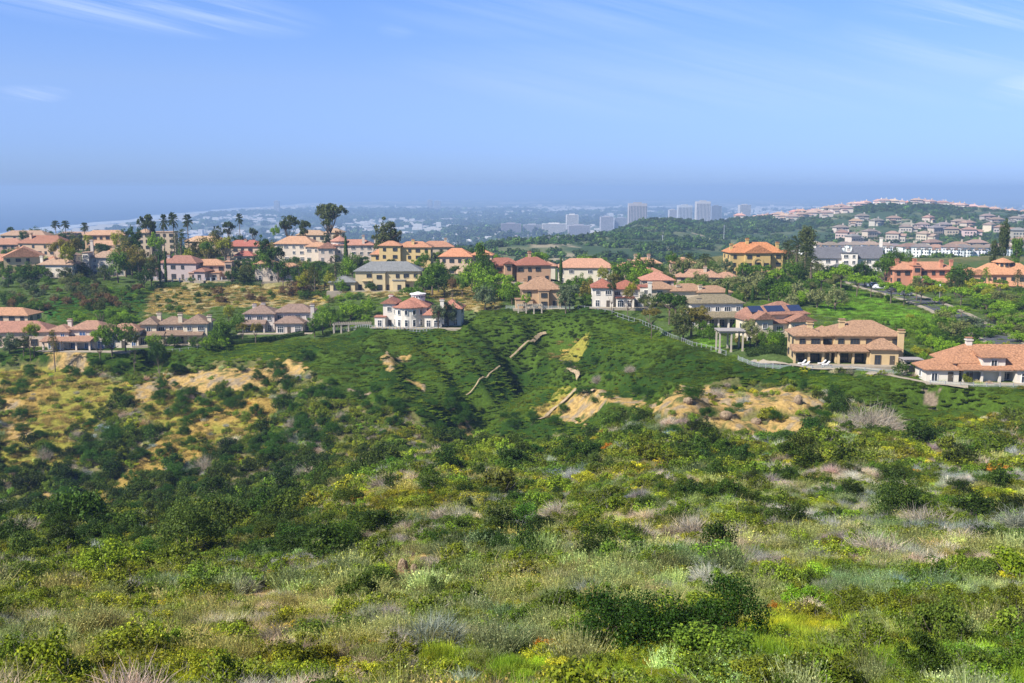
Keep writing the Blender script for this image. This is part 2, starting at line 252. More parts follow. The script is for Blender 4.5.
house('mansion', 'yellow mansion with vivid orange roof, arched doorway gable and three chimneys', 758, 277, 432, 3, (.60, .45, .20), (.58, .19, .06),
      [(-11.6, 11.6, 3, 15, 10.2, 'hip', 4.2), (-5.5, 5.5, .9, 6, 10.25, 'gable', 3.4), (-1.2, 1.2, .4, 1, 0, 'arch', 0), (12, 17, 6, 12, 9.6, 'hip', 1.5)], chim=[(-10.5, 6, 14), (-3, 8, 16.2), (9.8, 6, 14.6)], nochimcap=1)
house('villa', 'white house with slate grey roofs and tall white end chimneys', 848, 277, 470, -6, (.86, .82, .78), SLATE,
      [(-15, -3, 2, 12, 8.5, 'gable_x', 5.0), (-3, 4, 0, 10, 11, 'flat', .3), (4, 16, 3, 13, 8.5, 'gable_x', 5.4), (-9, 2, -4, 2, 4, 'hip', 2)], chim=[(-14.6, 7, 16.5), (16.2, 8, 18.5), (1, 6, 13)])
house('mansion', 'coral pink mansion with salmon roof, white arched bay and four chimneys', 927, 291, 402, 2, PINK, (.56, .22, .13),
      [(-12.5, 12.5, 3, 13, 8.3, 'hip', 2.8), (-5.4, -2.2, 1.6, 5, 10, 'flat', .3), (-2, 12, -.5, 3, 3.4, 'shed', 1.6)], chim=[(-10, 7, 12.4), (-3.6, 5, 12.6), (7, 4, 12.2), (12.5, 7, 12)])
house('villa', 'peach house with orange tile roof and small tower at the right edge', 998, 294, 396, -2, (.70, .46, .28), (.62, .25, .12),
      [(-13, -4, 0, 8, 7.6, 'gable', 2.2), (-6, 16, 3, 13, 7.4, 'hip', 4.2), (-8, 8, -3, 3, 3.4, 'hip', 1.6)], rounds=[(5, 9, 3.6, 12.0, 1.8)])
# upper left, behind
house('villa', 'half hidden house with dusty orange roof among trees left of the big dark evergreen', 118, 270, 488, 6, (.60, .48, .36), (.52, .24, .14), [(-8, 8, 2, 11, 7.4, 'hip', 2.6), (5, 11, 0, 6, 5, 'hip', 1.6)], chim=[(-3, 6, 11.5)])
house('villa', 'low house with tan roof half hidden behind the apricot roofed house', 318, 254, 575, -6, (.64, .54, .42), (.50, .28, .18), [(-13, 4, 2, 12, 10.6, 'hip', 2.6), (3, 13, 4, 12, 12, 'hip', 2.2)], chim=[(6, 8, 16)])
house('villa', 'house with dusty red roof between green trees above the solar roofed house', 700, 292, 395, -8, (.60, .50, .40), (.46, .22, .15), [(-9, 8, 2, 11, 5.6, 'hip', 2.8), (6, 15, 5, 12, 5.2, 'hip', 2)], chim=[(2, 5, 9.8)])
house('villa', 'small house with brick orange roof among trees right of the tan hip roofed house', 636, 284, 420, 10, (.62, .52, .42), (.50, .20, .13), [(-8, 6, 2, 10, 6.0, 'hip', 2.6), (5, 11, 0, 6, 4.6, 'hip', 1.8)], chim=[(-2, 4, 10)])
house('villa', 'house with faded red roof among trees left of the bright orange roofed house', 438, 262, 520, 4, (.60, .50, .38), (.48, .20, .13), [(-9, 8, 2, 11, 7.6, 'hip', 2.8)], chim=[(4, 6, 12)])
house('villa', 'cream gabled house with bright orange roof and white chimney at far left', 27, 276, 452, 24, (.70, .56, .34), (.66, .24, .12), [(-9, 7, 0, 14, 8.6, 'gable', 4.2), (7, 15, 3, 12, 6, 'hip', 2)], chim=[(-3, 4, 13)])
house('villa', 'small white house with pinkish hip roof behind dark shrubs at left', 55, 278, 440, -3, (.76, .72, .64), (.50, .27, .19), [(-8, 7, 2, 11, 5.6, 'hip', 2.6)], chim=[(-8, 5, 9.6)])
house('villa', 'house with white tower and dusty pink roof behind dark hedges', 96, 276, 452, 4, (.66, .62, .58), (.46, .26, .20), [(-3, 12, 3, 12, 8.0, 'hip', 2.6), (-6, -3, 1, 7, 10.4, 'flat', .3), (-14, -9, 2, 9, 9, 'hip', 1.5)], chim=[(-4, 9, 16)])
house('villa', 'house with dark red roof behind the bright orange gabled roof', 36, 262, 530, -14, (.56, .40, .30), (.38, .12, .07), [(-12, 14, 2, 13, 9.6, 'hip', 4)], chim=[(-6, 5, 15)])
house('villa', 'house with two stacked peach roofs below the distant shoreline', 104, 258, 565, 4, (.62, .44, .28), (.60, .29, .18), [(-12, 10, 6, 14, 12.5, 'hip', 2.6), (-8, 12, 0, 7, 7, 'hip', 2.2)])
house('villa', 'pinkish house at far left edge with red roof before the sea', 8, 260, 560, 6, (.56, .36, .30), (.52, .20, .13), [(-16, 8, 2, 13, 8.4, 'hip', 3.2)])
house('villa', 'cream tower house among trees left of the three tall fan palms', 148, 256, 545, 5, (.64, .52, .40), (.56, .30, .20), [(-5, 2, 0, 7, 12.5, 'hip', 2), (3, 14, 3, 10, 12.6, 'flat', .4), (-18, -6, 3, 12, 6, 'hip', 2)])
house('villa', 'low house with pale pink roof at the brow under the sea horizon', 22, 250, 610, -3, (.60, .48, .40), (.46, .25, .18), [(-14, 14, 2, 12, 8.6, 'hip', 2.8)])
house('villa', 'low mauve roofed house behind the small palms at far left', 76, 250, 620, 2, (.60, .50, .42), (.50, .27, .22), [(-14, 12, 2, 12, 8.6, 'hip', 2.2)])
house('villa', 'low peach roofed house behind the short trees below the far shoreline', 204, 258, 560, -8, (.64, .50, .36), (.62, .33, .20), [(-12, 10, 2, 12, 9.0, 'hip', 2.8)])
house('villa', 'small low house with brick red roof at left edge among dark trees', 0, 276, 458, 3, (.5, .34, .26), (.56, .20, .12), [(-10, 6, 2, 12, 6.5, 'hip', 3)])

for s_h in H:
    if s_h['px'] < 420: s_h['roof'] = tuple(c_*.85+.03 for c_ in s_h['roof'])
    g_ = sum(s_h['roof'])/3; s_h['wall'] = (s_h['wall'][0]*.92, s_h['wall'][1]*.875, s_h['wall'][2]*.80); s_h['roof'] = tuple((c_*.76+g_*.24)*m_ for c_, m_ in zip(s_h['roof'], (.90, .92, .76) if s_h['roof'][0] > 1.3*s_h['roof'][2] else (1, 1, 1)))
RIM = sstep(0, 22, np.maximum(PY-np.interp(PX, [0, 135, 215, 330, 370, 455, 480, 600, 640, 690, 740, 800, 930, 1024], [353, 350, 344, 337, 330, 322, 309, 307, 318, 343, 360, 371, 380, 389]), 0)*1.4)
smo = Zt.copy()
# relief: billowy ground cover and rough scrub ground
bil1 = np.abs(fbm((X2+Y2*.55)/9.5, (Y2-X2*.3)/4.6, 21, 3)-.5)*2
def spur(x, y):                       # folds running down the slope, leaning away from the gully floor
    a_ = x+y*.42; c_ = y-x*.35; return np.abs(fbm(a_/17+.6*vnoise(c_/30, a_/40, 26), c_/75, 24, 2)-.5)*2
bil2 = spur(X2, Y2); gl = np.exp(-((X2-np.interp(Y2, [200, 250, 300, 330], [-12, -16, 4, 9]))/7.0)**2)*sstep(205, 240, Y2)*(1-sstep(315, 335, Y2))
Zt = Zt+((1-bil1)*1.1+(1-bil2)*7.5-6.2-gl*5)*ICE0*RIM
scr = (~M['town']) & ~M['ice'] & (Y2 > 10) & (Y2 < 500)
Zt = Zt+np.where(scr, (fbm(X2/9, Y2/9, 31, 4)-.5)*(1.6+np.clip(Y2/120, 0, 2)), 0)
Zt = Zt+np.where(M['bare'] & (Y2 < 205) & (PX > 600), (fbm(X2/5, Y2/4, 36, 4)-.4)*3.2, 0)
hill = (Y2 > 700) & (Y2 < 3500)
Zt = Zt+np.where(hill, (np.abs(fbm(X2/180, Y2/260, 41, 4)-.5)*-60+8)*np.where(PX > 780, .25, .45)*sstep(700, 1100, Y2)*(1-sstep(2300, 3300, Y2)), 0)
for (cx, cy, rx, ry, z) in PADS:
    e = np.maximum(np.abs(X2-cx)-rx, 0)**2+np.maximum(np.abs(Y2-cy)-ry, 0)**2
    Zt = Zt+(z-.05-Zt)*(1-sstep(0, 5.5, np.sqrt(e)))
LY = np.log(ys)
def h(x, y):
    x = np.asarray(x, float); y = np.asarray(y, float); return bil(Zt, us, LY, x/y, np.log(y))
def ground(px, py, dmin=5):            # where the sight line through a pixel meets the ground
    u, v = ray(px, py); col = bil(Zt, us, LY, np.full(len(ys), float(u)), LY)
    k = np.where((col >= v*ys) & (ys > dmin))[0]
    i = k[0] if len(k) else len(ys)-1
    y = ys[i]; return float(u*y), float(y), float(h(u*y, y))

# ------------------------------------------------------------------ materials
def mat(name):
    m = bpy.data.materials.new(name); m.use_nodes = True; t = m.node_tree; t.nodes.clear()
    o = N(t, 'ShaderNodeOutputMaterial'); b = N(t, 'ShaderNodeBsdfPrincipled'); t.links.new(b.outputs[0], o.inputs[0])
    b.inputs['Specular IOR Level'].default_value = .25
    return m, t, b, o
def surf(name, col=None, rough=.8, var=.25, scale=1.5, bump=0.0, spec=.25, metal=0, detail=4, bscale=None, alt=None):
    m, t, b, o = mat(name); b.inputs['Roughness'].default_value = rough; b.inputs['Specular IOR Level'].default_value = spec; b.inputs['Metallic'].default_value = metal
    tc = N(t, 'ShaderNodeTexCoord'); no = N(t, 'ShaderNodeTexNoise'); no.inputs['Scale'].default_value = scale; no.inputs['Detail'].default_value = detail; no.inputs['Roughness'].default_value = .65
    t.links.new(tc.outputs['Object'], no.inputs[0])
    mr = N(t, 'ShaderNodeMapRange'); mr.inputs[1].default_value = .3; mr.inputs[2].default_value = .7; mr.inputs[3].default_value = 1-var; mr.inputs[4].default_value = 1+var; t.links.new(no.outputs[0], mr.inputs[0])
    vm = N(t, 'ShaderNodeVectorMath', operation='SCALE')
    if col is None: oi = N(t, 'ShaderNodeObjectInfo'); t.links.new(oi.outputs['Color'], vm.inputs[0])
    else: vm.inputs[0].default_value = col
    t.links.new(mr.outputs[0], vm.inputs[3])
    out = vm.outputs[0]
    if alt is not None:
        n2 = N(t, 'ShaderNodeTexNoise'); n2.inputs['Scale'].default_value = scale*.37; n2.inputs['Detail'].default_value = 3; t.links.new(tc.outputs['Object'], n2.inputs[0])
        m2 = N(t, 'ShaderNodeMapRange'); m2.inputs[1].default_value = .5; m2.inputs[2].default_value = .68; t.links.new(n2.outputs[0], m2.inputs[0])
        mx = N(t, 'ShaderNodeMix', data_type='RGBA'); t.links.new(m2.outputs[0], mx.inputs[0]); t.links.new(out, mx.inputs[6]); mx.inputs[7].default_value = (*alt, 1); out = mx.outputs[2]
    t.links.new(out, b.inputs['Base Color'])
    if bump:
        bn = N(t, 'ShaderNodeTexNoise'); bn.inputs['Scale'].default_value = bscale or scale*3; bn.inputs['Detail'].default_value = 5; t.links.new(tc.outputs['Object'], bn.inputs[0])
        bp = N(t, 'ShaderNodeBump'); bp.inputs['Strength'].default_value = .9; bp.inputs['Distance'].default_value = bump; t.links.new(bn.outputs[0], bp.inputs['Height']); t.links.new(bp.outputs[0], b.inputs['Normal'])
    return m
def leafmat(name, inst):
    m, t, b, o = mat(name)
    if inst: a = N(t, 'ShaderNodeAttribute', attribute_type='INSTANCER', attribute_name='tint'); c = a.outputs['Color']
    else: a = N(t, 'ShaderNodeObjectInfo'); c = a.outputs['Color']
    g = N(t, 'ShaderNodeNewGeometry')
    mr = N(t, 'ShaderNodeMapRange'); mr.inputs[3].default_value = .85; mr.inputs[4].default_value = 2.7; t.links.new(g.outputs['Random Per Island'], mr.inputs[0])
    vm = N(t, 'ShaderNodeVectorMath', operation='SCALE'); wr = N(t, 'ShaderNodeVectorMath', operation='MULTIPLY'); wr.inputs[1].default_value = (1.12, 1.0, .62); t.links.new(c, wr.inputs[0]); t.links.new(wr.outputs[0], vm.inputs[0]); t.links.new(mr.outputs[0], vm.inputs[3])
    # a few warmer leaves
    gt = N(t, 'ShaderNodeMath', operation='GREATER_THAN'); gt.inputs[1].default_value = .84; t.links.new(g.outputs['Random Per Island'], gt.inputs[0])
    m5 = N(t, 'ShaderNodeMath', operation='MULTIPLY'); m5.inputs[1].default_value = .3; t.links.new(gt.outputs[0], m5.inputs[0])
    wv = N(t, 'ShaderNodeVectorMath', operation='MULTIPLY'); wv.inputs[1].default_value = (1.7, 1.15, .8); t.links.new(vm.outputs[0], wv.inputs[0])
    mx = N(t, 'ShaderNodeMix', data_type='RGBA'); t.links.new(m5.outputs[0], mx.inputs[0]); t.links.new(vm.outputs[0], mx.inputs[6]); t.links.new(wv.outputs[0], mx.inputs[7])
    t.links.new(mx.outputs[2], b.inputs['Base Color']); b.inputs['Roughness'].default_value = .55; b.inputs['Specular IOR Level'].default_value = .18
    tr = N(t, 'ShaderNodeBsdfTranslucent'); t.links.new(mx.outputs[2], tr.inputs[0]); ms = N(t, 'ShaderNodeMixShader'); ms.inputs[0].default_value = .3
    t.links.new(b.outputs[0], ms.inputs[1]); t.links.new(tr.outputs[0], ms.inputs[2]); t.links.new(ms.outputs[0], o.inputs[0])
    return m
MT = dict(leaf=leafmat('foliage', False), leafi=leafmat('foliage_scatter', True), bark=surf('bark', (.16, .12, .09), .9, .4, 3, .03),
          barki=surf('twig', (.20, .18, .165), .9, .4, 3), stucco=surf('stucco', None, .85, .07, .8, .012), roof=surf('roof_tile', None, .85, .5, 2.4, .12, bscale=3.2),
          white=surf('white_paint', (.78, .76, .72), .6, .06, 2), glass=surf('window_glass', (.035, .045, .06), .12, .3, .6, spec=.6), blue=surf('blue_glass', (.06, .12, .26), .15, .3, .6, spec=.6),
          dark=surf('dark_frame', (.09, .075, .06), .6, .2, 2), stone=surf('stone_paving', (.34, .29, .22), .9, .15, .8, .02), asphalt=surf('asphalt', (.085, .088, .10), .9, .18, .7, .01),
          dirt=surf('bare_trail', (.36, .27, .165), .95, .3, .9, .08), solar=surf('solar_glass', (.03, .045, .10), .2, .2, 2, spec=.6), rock=surf('sandstone', (.32, .235, .15), .9, .5, 2.4, .3, alt=(.20, .14, .10)),
          metal=surf('grey_metal', (.45, .46, .48), .45, .1, 2, metal=.3), conc=surf('concrete', None, .85, .12, .05), rubber=surf('rubber', (.03, .03, .03), .8, .1, 2), car=surf('car_paint', None, .3, .03, 2, spec=.5), grassy=surf('roadside_line', (.7, .68, .62), .8, .1, 1))
# terrain material: colours of the ground itself come from the vertex attribute, roughened here
m, t, b, o = mat('ground'); MT['ground'] = m; b.inputs['Roughness'].default_value = .95; b.inputs['Specular IOR Level'].default_value = .08
a = N(t, 'ShaderNodeAttribute', attribute_name='ground_colour'); g = N(t, 'ShaderNodeTexCoord')
na = N(t, 'ShaderNodeTexNoise'); na.inputs['Scale'].default_value = 1.3; na.inputs['Detail'].default_value = 7; na.inputs['Roughness'].default_value = .7; t.links.new(g.outputs['Object'], na.inputs[0])
mr = N(t, 'ShaderNodeMapRange'); mr.inputs[1].default_value = .3; mr.inputs[2].default_value = .7; mr.inputs[3].default_value = .5; mr.inputs[4].default_value = 1.5; t.links.new(na.outputs[0], mr.inputs[0])
vm = N(t, 'ShaderNodeVectorMath', operation='SCALE'); t.links.new(a.outputs['Color'], vm.inputs[0]); t.links.new(mr.outputs[0], vm.inputs[3]); t.links.new(vm.outputs[0], b.inputs['Base Color'])
bp = N(t, 'ShaderNodeBump'); bp.inputs['Strength'].default_value = 1; bp.inputs['Distance'].default_value = .35; t.links.new(na.outputs[0], bp.inputs['Height']); t.links.new(bp.outputs[0], b.inputs['Normal'])

# ------------------------------------------------------------------ object helpers
def prop(o, label=None, cat=None, group=None, kind=None):
    if label: o['label'] = label
    if cat: o['category'] = cat
    if group: o['group'] = group
    if kind: o['kind'] = kind
    return o
def mesh(name, V, Fc, mats, smooth=False, mi=None):
    me = bpy.data.meshes.new(name); me.from_pydata([tuple(v) for v in V], [], Fc); 
    for mm in (mats if isinstance(mats, (list, tuple)) else [mats]): me.materials.append(mm)
    if mi is not None: me.polygons.foreach_set('material_index', np.asarray(mi, np.int32))
    if smooth: me.polygons.foreach_set('use_smooth', np.ones(len(me.polygons), bool))
    me.update(); return me
def link(name, me, parent=None, loc=(0, 0, 0), rz=0, color=None, sc=None):
    o = bpy.data.objects.new(name, me); COL.objects.link(o); o.location = loc; o.rotation_euler = (0, 0, rz)
    if parent is not None: o.parent = parent
    if color is not None: o.color = (*color[:3], 1)
    if sc is not None: o.scale = sc if hasattr(sc, '__len__') else (sc,)*3
    return o
class MB:
    def __init__(s): s.v = []; s.f = []
    def add(s, V, Fc): k = len(s.v); s.v += [tuple(map(float, v)) for v in V]; s.f += [tuple(k+i for i in f) for f in Fc]; return s
    def box(s, x0, x1, y0, y1, z0, z1):
        return s.add([(x0, y0, z0), (x1, y0, z0), (x1, y1, z0), (x0, y1, z0), (x0, y0, z1), (x1, y0, z1), (x1, y1, z1), (x0, y1, z1)],
                     [(0, 3, 2, 1), (4, 5, 6, 7), (0, 1, 5, 4), (1, 2, 6, 5), (2, 3, 7, 6), (3, 0, 4, 7)])
    def cyl(s, x, y, z0, z1, r0, r1=None, n=12, a0=0):
        r1 = r0 if r1 is None else r1
        V = [(x+r0*math.cos(a0+2*math.pi*i/n), y+r0*math.sin(a0+2*math.pi*i/n), z0) for i in range(n)]+[(x+r1*math.cos(a0+2*math.pi*i/n), y+r1*math.sin(a0+2*math.pi*i/n), z1) for i in range(n)]
        return s.add(V, [(i, (i+1) % n, n+(i+1) % n, n+i) for i in range(n)]+[tuple(range(n))[::-1], tuple(range(n, 2*n))])
    def tube(s, pts, rad, n=5):
        V = []; pts = [Vector(p) for p in pts]
        for i, p in enumerate(pts):
            d = (pts[min(i+1, len(pts)-1)]-pts[max(i-1, 0)]).normalized(); a = d.orthogonal().normalized(); b_ = d.cross(a)
            for k in range(n): V.append(p+(a*math.cos(2*math.pi*k/n)+b_*math.sin(2*math.pi*k/n))*rad[i])
        Fc = [(i*n+k, i*n+(k+1) % n, (i+1)*n+(k+1) % n, (i+1)*n+k) for i in range(len(pts)-1) for k in range(n)]+[tuple(range((len(pts)-1)*n, len(pts)*n))]
        return s.add(V, Fc)
    def mesh(s, name, m, smooth=False): return mesh(name, s.v, s.f, m, smooth)

# ------------------------------------------------------------------ ground sheet
def build_ground():
    ny, nx = Zt.shape
    V = np.stack([X2, Y2, Zt], 2).reshape(-1, 3).astype(np.float32)
    idx = np.arange(ny*nx).reshape(ny, nx); Q = np.stack([idx[:-1, :-1], idx[:-1, 1:], idx[1:, 1:], idx[1:, :-1]], 2).reshape(-1, 4)
    me = bpy.data.meshes.new('ground'); me.vertices.add(len(V)); me.vertices.foreach_set('co', V.ravel())
    me.loops.add(Q.size); me.loops.foreach_set('vertex_index', Q.ravel().astype(np.int32)); me.polygons.add(len(Q))
    me.polygons.foreach_set('loop_start', np.arange(0, Q.size, 4, dtype=np.int32)); me.polygons.foreach_set('use_smooth', np.ones(len(Q), bool)); me.update(calc_edges=True)
    C = np.zeros((ny, nx, 3)); a1 = fbm(X2/14, Y2/14, 51, 4); a2 = fbm(X2/2.2, Y2/2.2, 52, 3)
    def mixc(m, c):
        C[:] = C*(1-m[..., None])+np.array(c)*m[..., None]
    C[:] = (.10, .11, .035); mixc(sstep(.45, .62, a1), (.16, .15, .05)); mixc(sstep(.6, .75, a2)*.6, (.26, .20, .11))
    f = lambda k: M[k].astype(float)
    C2 = np.array((.024, .056, .006))*(1-sstep(.38, .62, a1)[..., None])+np.array((.058, .102, .010))*sstep(.38, .62, a1)[..., None]
    C[:] = np.where(M['ice'][..., None], C2, C)
    mixc(f('town'), (.075, .115, .03)); mixc(f('dry'), (.36, .29, .14)); mixc(f('dry')*sstep(.5, .6, a2), (.20, .19, .07))
    mixc(f('ygrass'), (.25, .23, .04)); mixc(f('ygrass')*sstep(.5, .6, a1), (.34, .23, .06)); mixc(f('bare')*sstep(.25, .4, a2), (.42, .28, .10)); mixc(f('bare')*sstep(.56, .66, a2), (.29, .225, .14)); mixc(f('pink')*.8, (.33, .24, .18)); mixc(f('lawn'), (.13, .25, .025))
    ice2 = M['ice'] & zmask('ice', PX, PY) & inpoly(PX, PY, ZP['ice'][1]); mixc(ice2.astype(float), (.03, .10, .015))
    far = (Y2 > 700).astype(float); b1 = fbm(X2/90, Y2/140, 61, 4); mixc(far, (.05, .085, .035)); mixc(far*sstep(.5, .62, b1)*.7, (.16, .17, .08)); mixc(far*sstep(.62, .7, fbm(X2/60, Y2/90, 63, 4)), (.30, .26, .17))
    hl = ((Y2 > 830) & (Y2 < 960) & (PX > 860)).astype(float); mixc(hl*.8, (.05, .13, .03))
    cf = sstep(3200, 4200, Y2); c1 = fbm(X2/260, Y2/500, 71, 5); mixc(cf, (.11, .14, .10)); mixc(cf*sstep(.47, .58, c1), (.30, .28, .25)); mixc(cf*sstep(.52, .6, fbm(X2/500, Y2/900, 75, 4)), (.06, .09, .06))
    inl2 = X2-coast_x(Y2); mixc(((inl2 > -40) & (inl2 < 190) & (Y2 > 2500)).astype(float), (.42, .40, .36))
    at_ = me.attributes.new('ground_colour', 'FLOAT_COLOR', 'POINT'); at_.data.foreach_set('color', np.concatenate([C, np.ones((ny, nx, 1))], 2).ravel().astype(np.float32))
    me.materials.append(MT['ground']); prop(link('ground', me), kind='structure')
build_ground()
m, t, b, o = mat('sea_water'); b.inputs['Base Color'].default_value = (.012, .05, .11, 1); b.inputs['Roughness'].default_value = .35; b.inputs['Specular IOR Level'].default_value = .5
nz = N(t, 'ShaderNodeTexNoise'); nz.inputs['Scale'].default_value = .02; nz.inputs['Detail'].default_value = 6; bp = N(t, 'ShaderNodeBump'); bp.inputs['Distance'].default_value = 3; bp.inputs['Strength'].default_value = .3; tcx = N(t, 'ShaderNodeTexCoord'); t.links.new(tcx.outputs['Object'], nz.inputs[0]); t.links.new(nz.outputs[0], bp.inputs['Height']); t.links.new(bp.outputs[0], b.inputs['Normal'])
prop(link('sea_water', mesh('sea_water', [(-55000, 1000, -234.5), (55000, 1000, -234.5), (55000, 59900, -234.5), (-55000, 59900, -234.5)], [(0, 1, 2, 3)], m)), kind='structure')
SURF = surf('surf_foam', (.42, .45, .48), .8, .1, .01)
sv = []; sf = []; sy = np.geomspace(3000, 20500, 90); cxs = coast_x(sy)
for i, (yy_, xx_) in enumerate(zip(sy, cxs)):
    wd = 90+150*float(vnoise(np.array(yy_/500), np.array(0.), 8)); sv += [(xx_-wd-60, yy_, -234.2), (xx_-20, yy_, -234.2)]
    if i: k = 2*i; sf.append((k-2, k-1, k+1, k))
prop(link('shore_surf', mesh('shore_surf', sv, sf, SURF)), kind='structure')
# haze
hm = bpy.data.materials.new('haze_air'); hm.use_nodes = True; t = hm.node_tree; t.nodes.clear(); o = N(t, 'ShaderNodeOutputMaterial'); pv = N(t, 'ShaderNodeVolumePrincipled'); t.links.new(pv.outputs[0], o.inputs['Volume'])
HAZE = pv; pv.inputs['Color'].default_value = (.45, .665, 1.0, 1); pv.inputs['Density'].default_value = 1.45e-4; pv.inputs['Anisotropy'].default_value = 0.0
prop(link('haze', MB().box(-62000, 62000, -400, 62000, -246, 30).mesh('haze', hm)), kind='stuff')

# ------------------------------------------------------------------ labels that single each thing out
LANDMARKS = [(848, 350, 'the cream villa'), (985, 370, 'the low orange roofed house'), (772, 335, 'the solar roofed house'), (716, 320, 'the white arched house'), (682, 295, 'the low salmon roofed house'),
             (622, 290, 'the white bay fronted house'), (550, 290, 'the tan hip roofed house'), (414, 310, 'the white curved villa'), (385, 277, 'the grey roofed yellow house'), (172, 330, 'the cream bank house'),
             (276, 322, 'the lavender grey house'), (76, 338, 'the blue glazed house'), (176, 266, 'the violet walled house'), (243, 246, 'the crimson roofed house'), (300, 250, 'the apricot roofed house'),
             (464, 262, 'the bright orange roofed house'), (522, 268, 'the maroon roofed house'), (588, 272, 'the long white house'), (755, 262, 'the yellow mansion'), (848, 262, 'the slate roofed house'),
             (923, 275, 'the pink mansion'), (998, 280, 'the peach house'), (27, 260, 'the cream gabled house'), (96, 262, 'the white tower house'), (104, 248, 'the two stacked peach roofs'), (930, 310, 'the asphalt road'),
             (100, 400, 'the yellow grass bank'), (215, 385, 'the tan bare bank'), (740, 410, 'the sandy knoll'), (870, 412, 'the grey dead thicket'), (480, 415, 'the bare trail patch'), (660, 605, 'the big dark bush'), (400, 560, 'the pale rocks'), (215, 300, 'the dry terraces')]
AUTO = []
ORD = ['leftmost', 'second from left', 'third from left', 'fourth from left', 'fifth from left', 'sixth from left', 'seventh from left', 'eighth from left', 'ninth from left', 'tenth from left', 'eleventh from left', 'twelfth from left', 'thirteenth from left', 'fourteenth from left', 'fifteenth from left', 'sixteenth from left', 'seventeenth from left', 'eighteenth from left', 'nineteenth from left', 'twentieth from left']
def auto(o, desc, x, y, z, cat, group=None, place=None):
    px, py = pix(x, y, z); px = float(px); py = float(py)
    if place is None:
        L = min(LANDMARKS, key=lambda l: (l[0]-px)**2+((l[1]-py)*1.8)**2); dx, dy = px-L[0], py-L[1]
        rel = ('right of ' if dx > 0 else 'left of ') if abs(dx) > 26 and abs(dx) > abs(dy) else ('in front of ' if dy > 4 else 'behind ')
        place = rel+L[2]
    AUTO.append((o, desc, place, px, y)); o['category'] = cat
    if group: o['group'] = group
def finish_labels():
    d = {}
    for a in AUTO: d.setdefault((a[1], a[2]), []).append(a)
    for (desc, place), L in d.items():
        nb = 1 if len(L) <= 14 else (2 if len(L) <= 28 else 3); L.sort(key=lambda a: a[4]); names = [''] if nb == 1 else (['nearer row ', 'farther row '] if nb == 2 else ['nearest row ', 'middle row ', 'farthest row '])
        for b_ in range(nb):
            S = sorted(L[len(L)*b_//nb:len(L)*(b_+1)//nb], key=lambda a: a[3])
            for i, a in enumerate(S):
                if len(S) == 1: a[0]['label'] = f'{desc} {place}' + (', '+names[b_].strip() if nb > 1 else '')
                else: a[0]['label'] = f'{desc} {place}, {names[b_]}' + (ORD[i] if i < len(S)-1 and i < 20 else 'rightmost')

# ------------------------------------------------------------------ houses
WC = {}
def win_mesh(w_, h_, style):
    k = (round(w_, 1), round(h_, 1), style)
    if k not in WC:
        a, b_ = w_/2, h_/2
        pane = MB().box(-a, a, -.05, .12, -b_, b_).mesh('window', MT['blue'] if style == 'blue' else MT['glass'])
        f = MB(); t_ = .11
        f.box(-a-t_, -a, -.14, .1, -b_-t_, b_+t_).box(a, a+t_, -.14, .1, -b_-t_, b_+t_).box(-a, a, -.14, .1, b_, b_+t_).box(-a, a, -.18, .1, -b_-t_, -b_)
        nm = max(1, int(round(w_/.75)))
        for i in range(1, nm): x = -a+w_*i/nm; f.box(x-.04, x+.04, -.09, -.055, -b_, b_)
        if h_ > 1.8: f.box(-a, a, -.085, -.052, .35, .43)
        WC[k] = (pane, f.mesh('frame', MT['dark'] if style == 'dark' else MT['white']))
    return WC[k]
def roof_faces(mb, kind, x0, x1, y0, y1, z, rh, ov=.75, eave=.22):
    if kind == 'flat':
        mb.box(x0-.25, x1+.25, y0-.25, y1+.25, z, z+rh); return
    X0, X1, Y0, Y1 = x0-ov, x1+ov, y0-ov, y1+ov
    base = [(X0, Y0, z), (X1, Y0, z), (X1, Y1, z), (X0, Y1, z), (X0, Y0, z+eave), (X1, Y0, z+eave), (X1, Y1, z+eave), (X0, Y1, z+eave)]
    low = [(0, 3, 2, 1), (0, 1, 5, 4), (1, 2, 6, 5), (2, 3, 7, 6), (3, 0, 4, 7)]; zt = z+eave+rh
    if kind == 'hip':
        wx, wy = X1-X0, Y1-Y0; s_ = min(wx, wy)/2*.96
        if wx >= wy: r = [(X0+s_, (Y0+Y1)/2, zt), (X1-s_, (Y0+Y1)/2, zt)]; fc = [(4, 5, 9, 8), (5, 6, 9), (6, 7, 8, 9), (7, 4, 8)]
        else: r = [((X0+X1)/2, Y0+s_, zt), ((X0+X1)/2, Y1-s_, zt)]; fc = [(4, 5, 8), (5, 6, 9, 8), (6, 7, 9), (7, 4, 8, 9)]
        mb.add(base+r, low+fc)
    elif kind == 'gable':   # ridge runs away from the viewer
        r = [((X0+X1)/2, Y0, zt), ((X0+X1)/2, Y1, zt)]; mb.add(base+r, low+[(5, 6, 9, 8), (7, 4, 8, 9), (4, 5, 8), (6, 7, 9)])
    elif kind == 'gable_x':
        r = [(X0, (Y0+Y1)/2, zt), (X1, (Y0+Y1)/2, zt)]; mb.add(base+r, low+[(4, 5, 9, 8), (6, 7, 8, 9), (5, 6, 9), (7, 4, 8)])
    elif kind == 'shed':
        X0, X1 = x0-.45, x1+.45; V = [(X0, y0-.7, z), (X1, y0-.7, z), (X1, y1, z), (X0, y1, z), (X0, y0-.7, z+.2), (X1, y0-.7, z+.2), (X1, y1, z+rh), (X0, y1, z+rh)]
        mb.add(V, [(0, 3, 2, 1), (4, 5, 6, 7), (0, 1, 5, 4), (1, 2, 6, 5), (2, 3, 7, 6), (3, 0, 4, 7)])
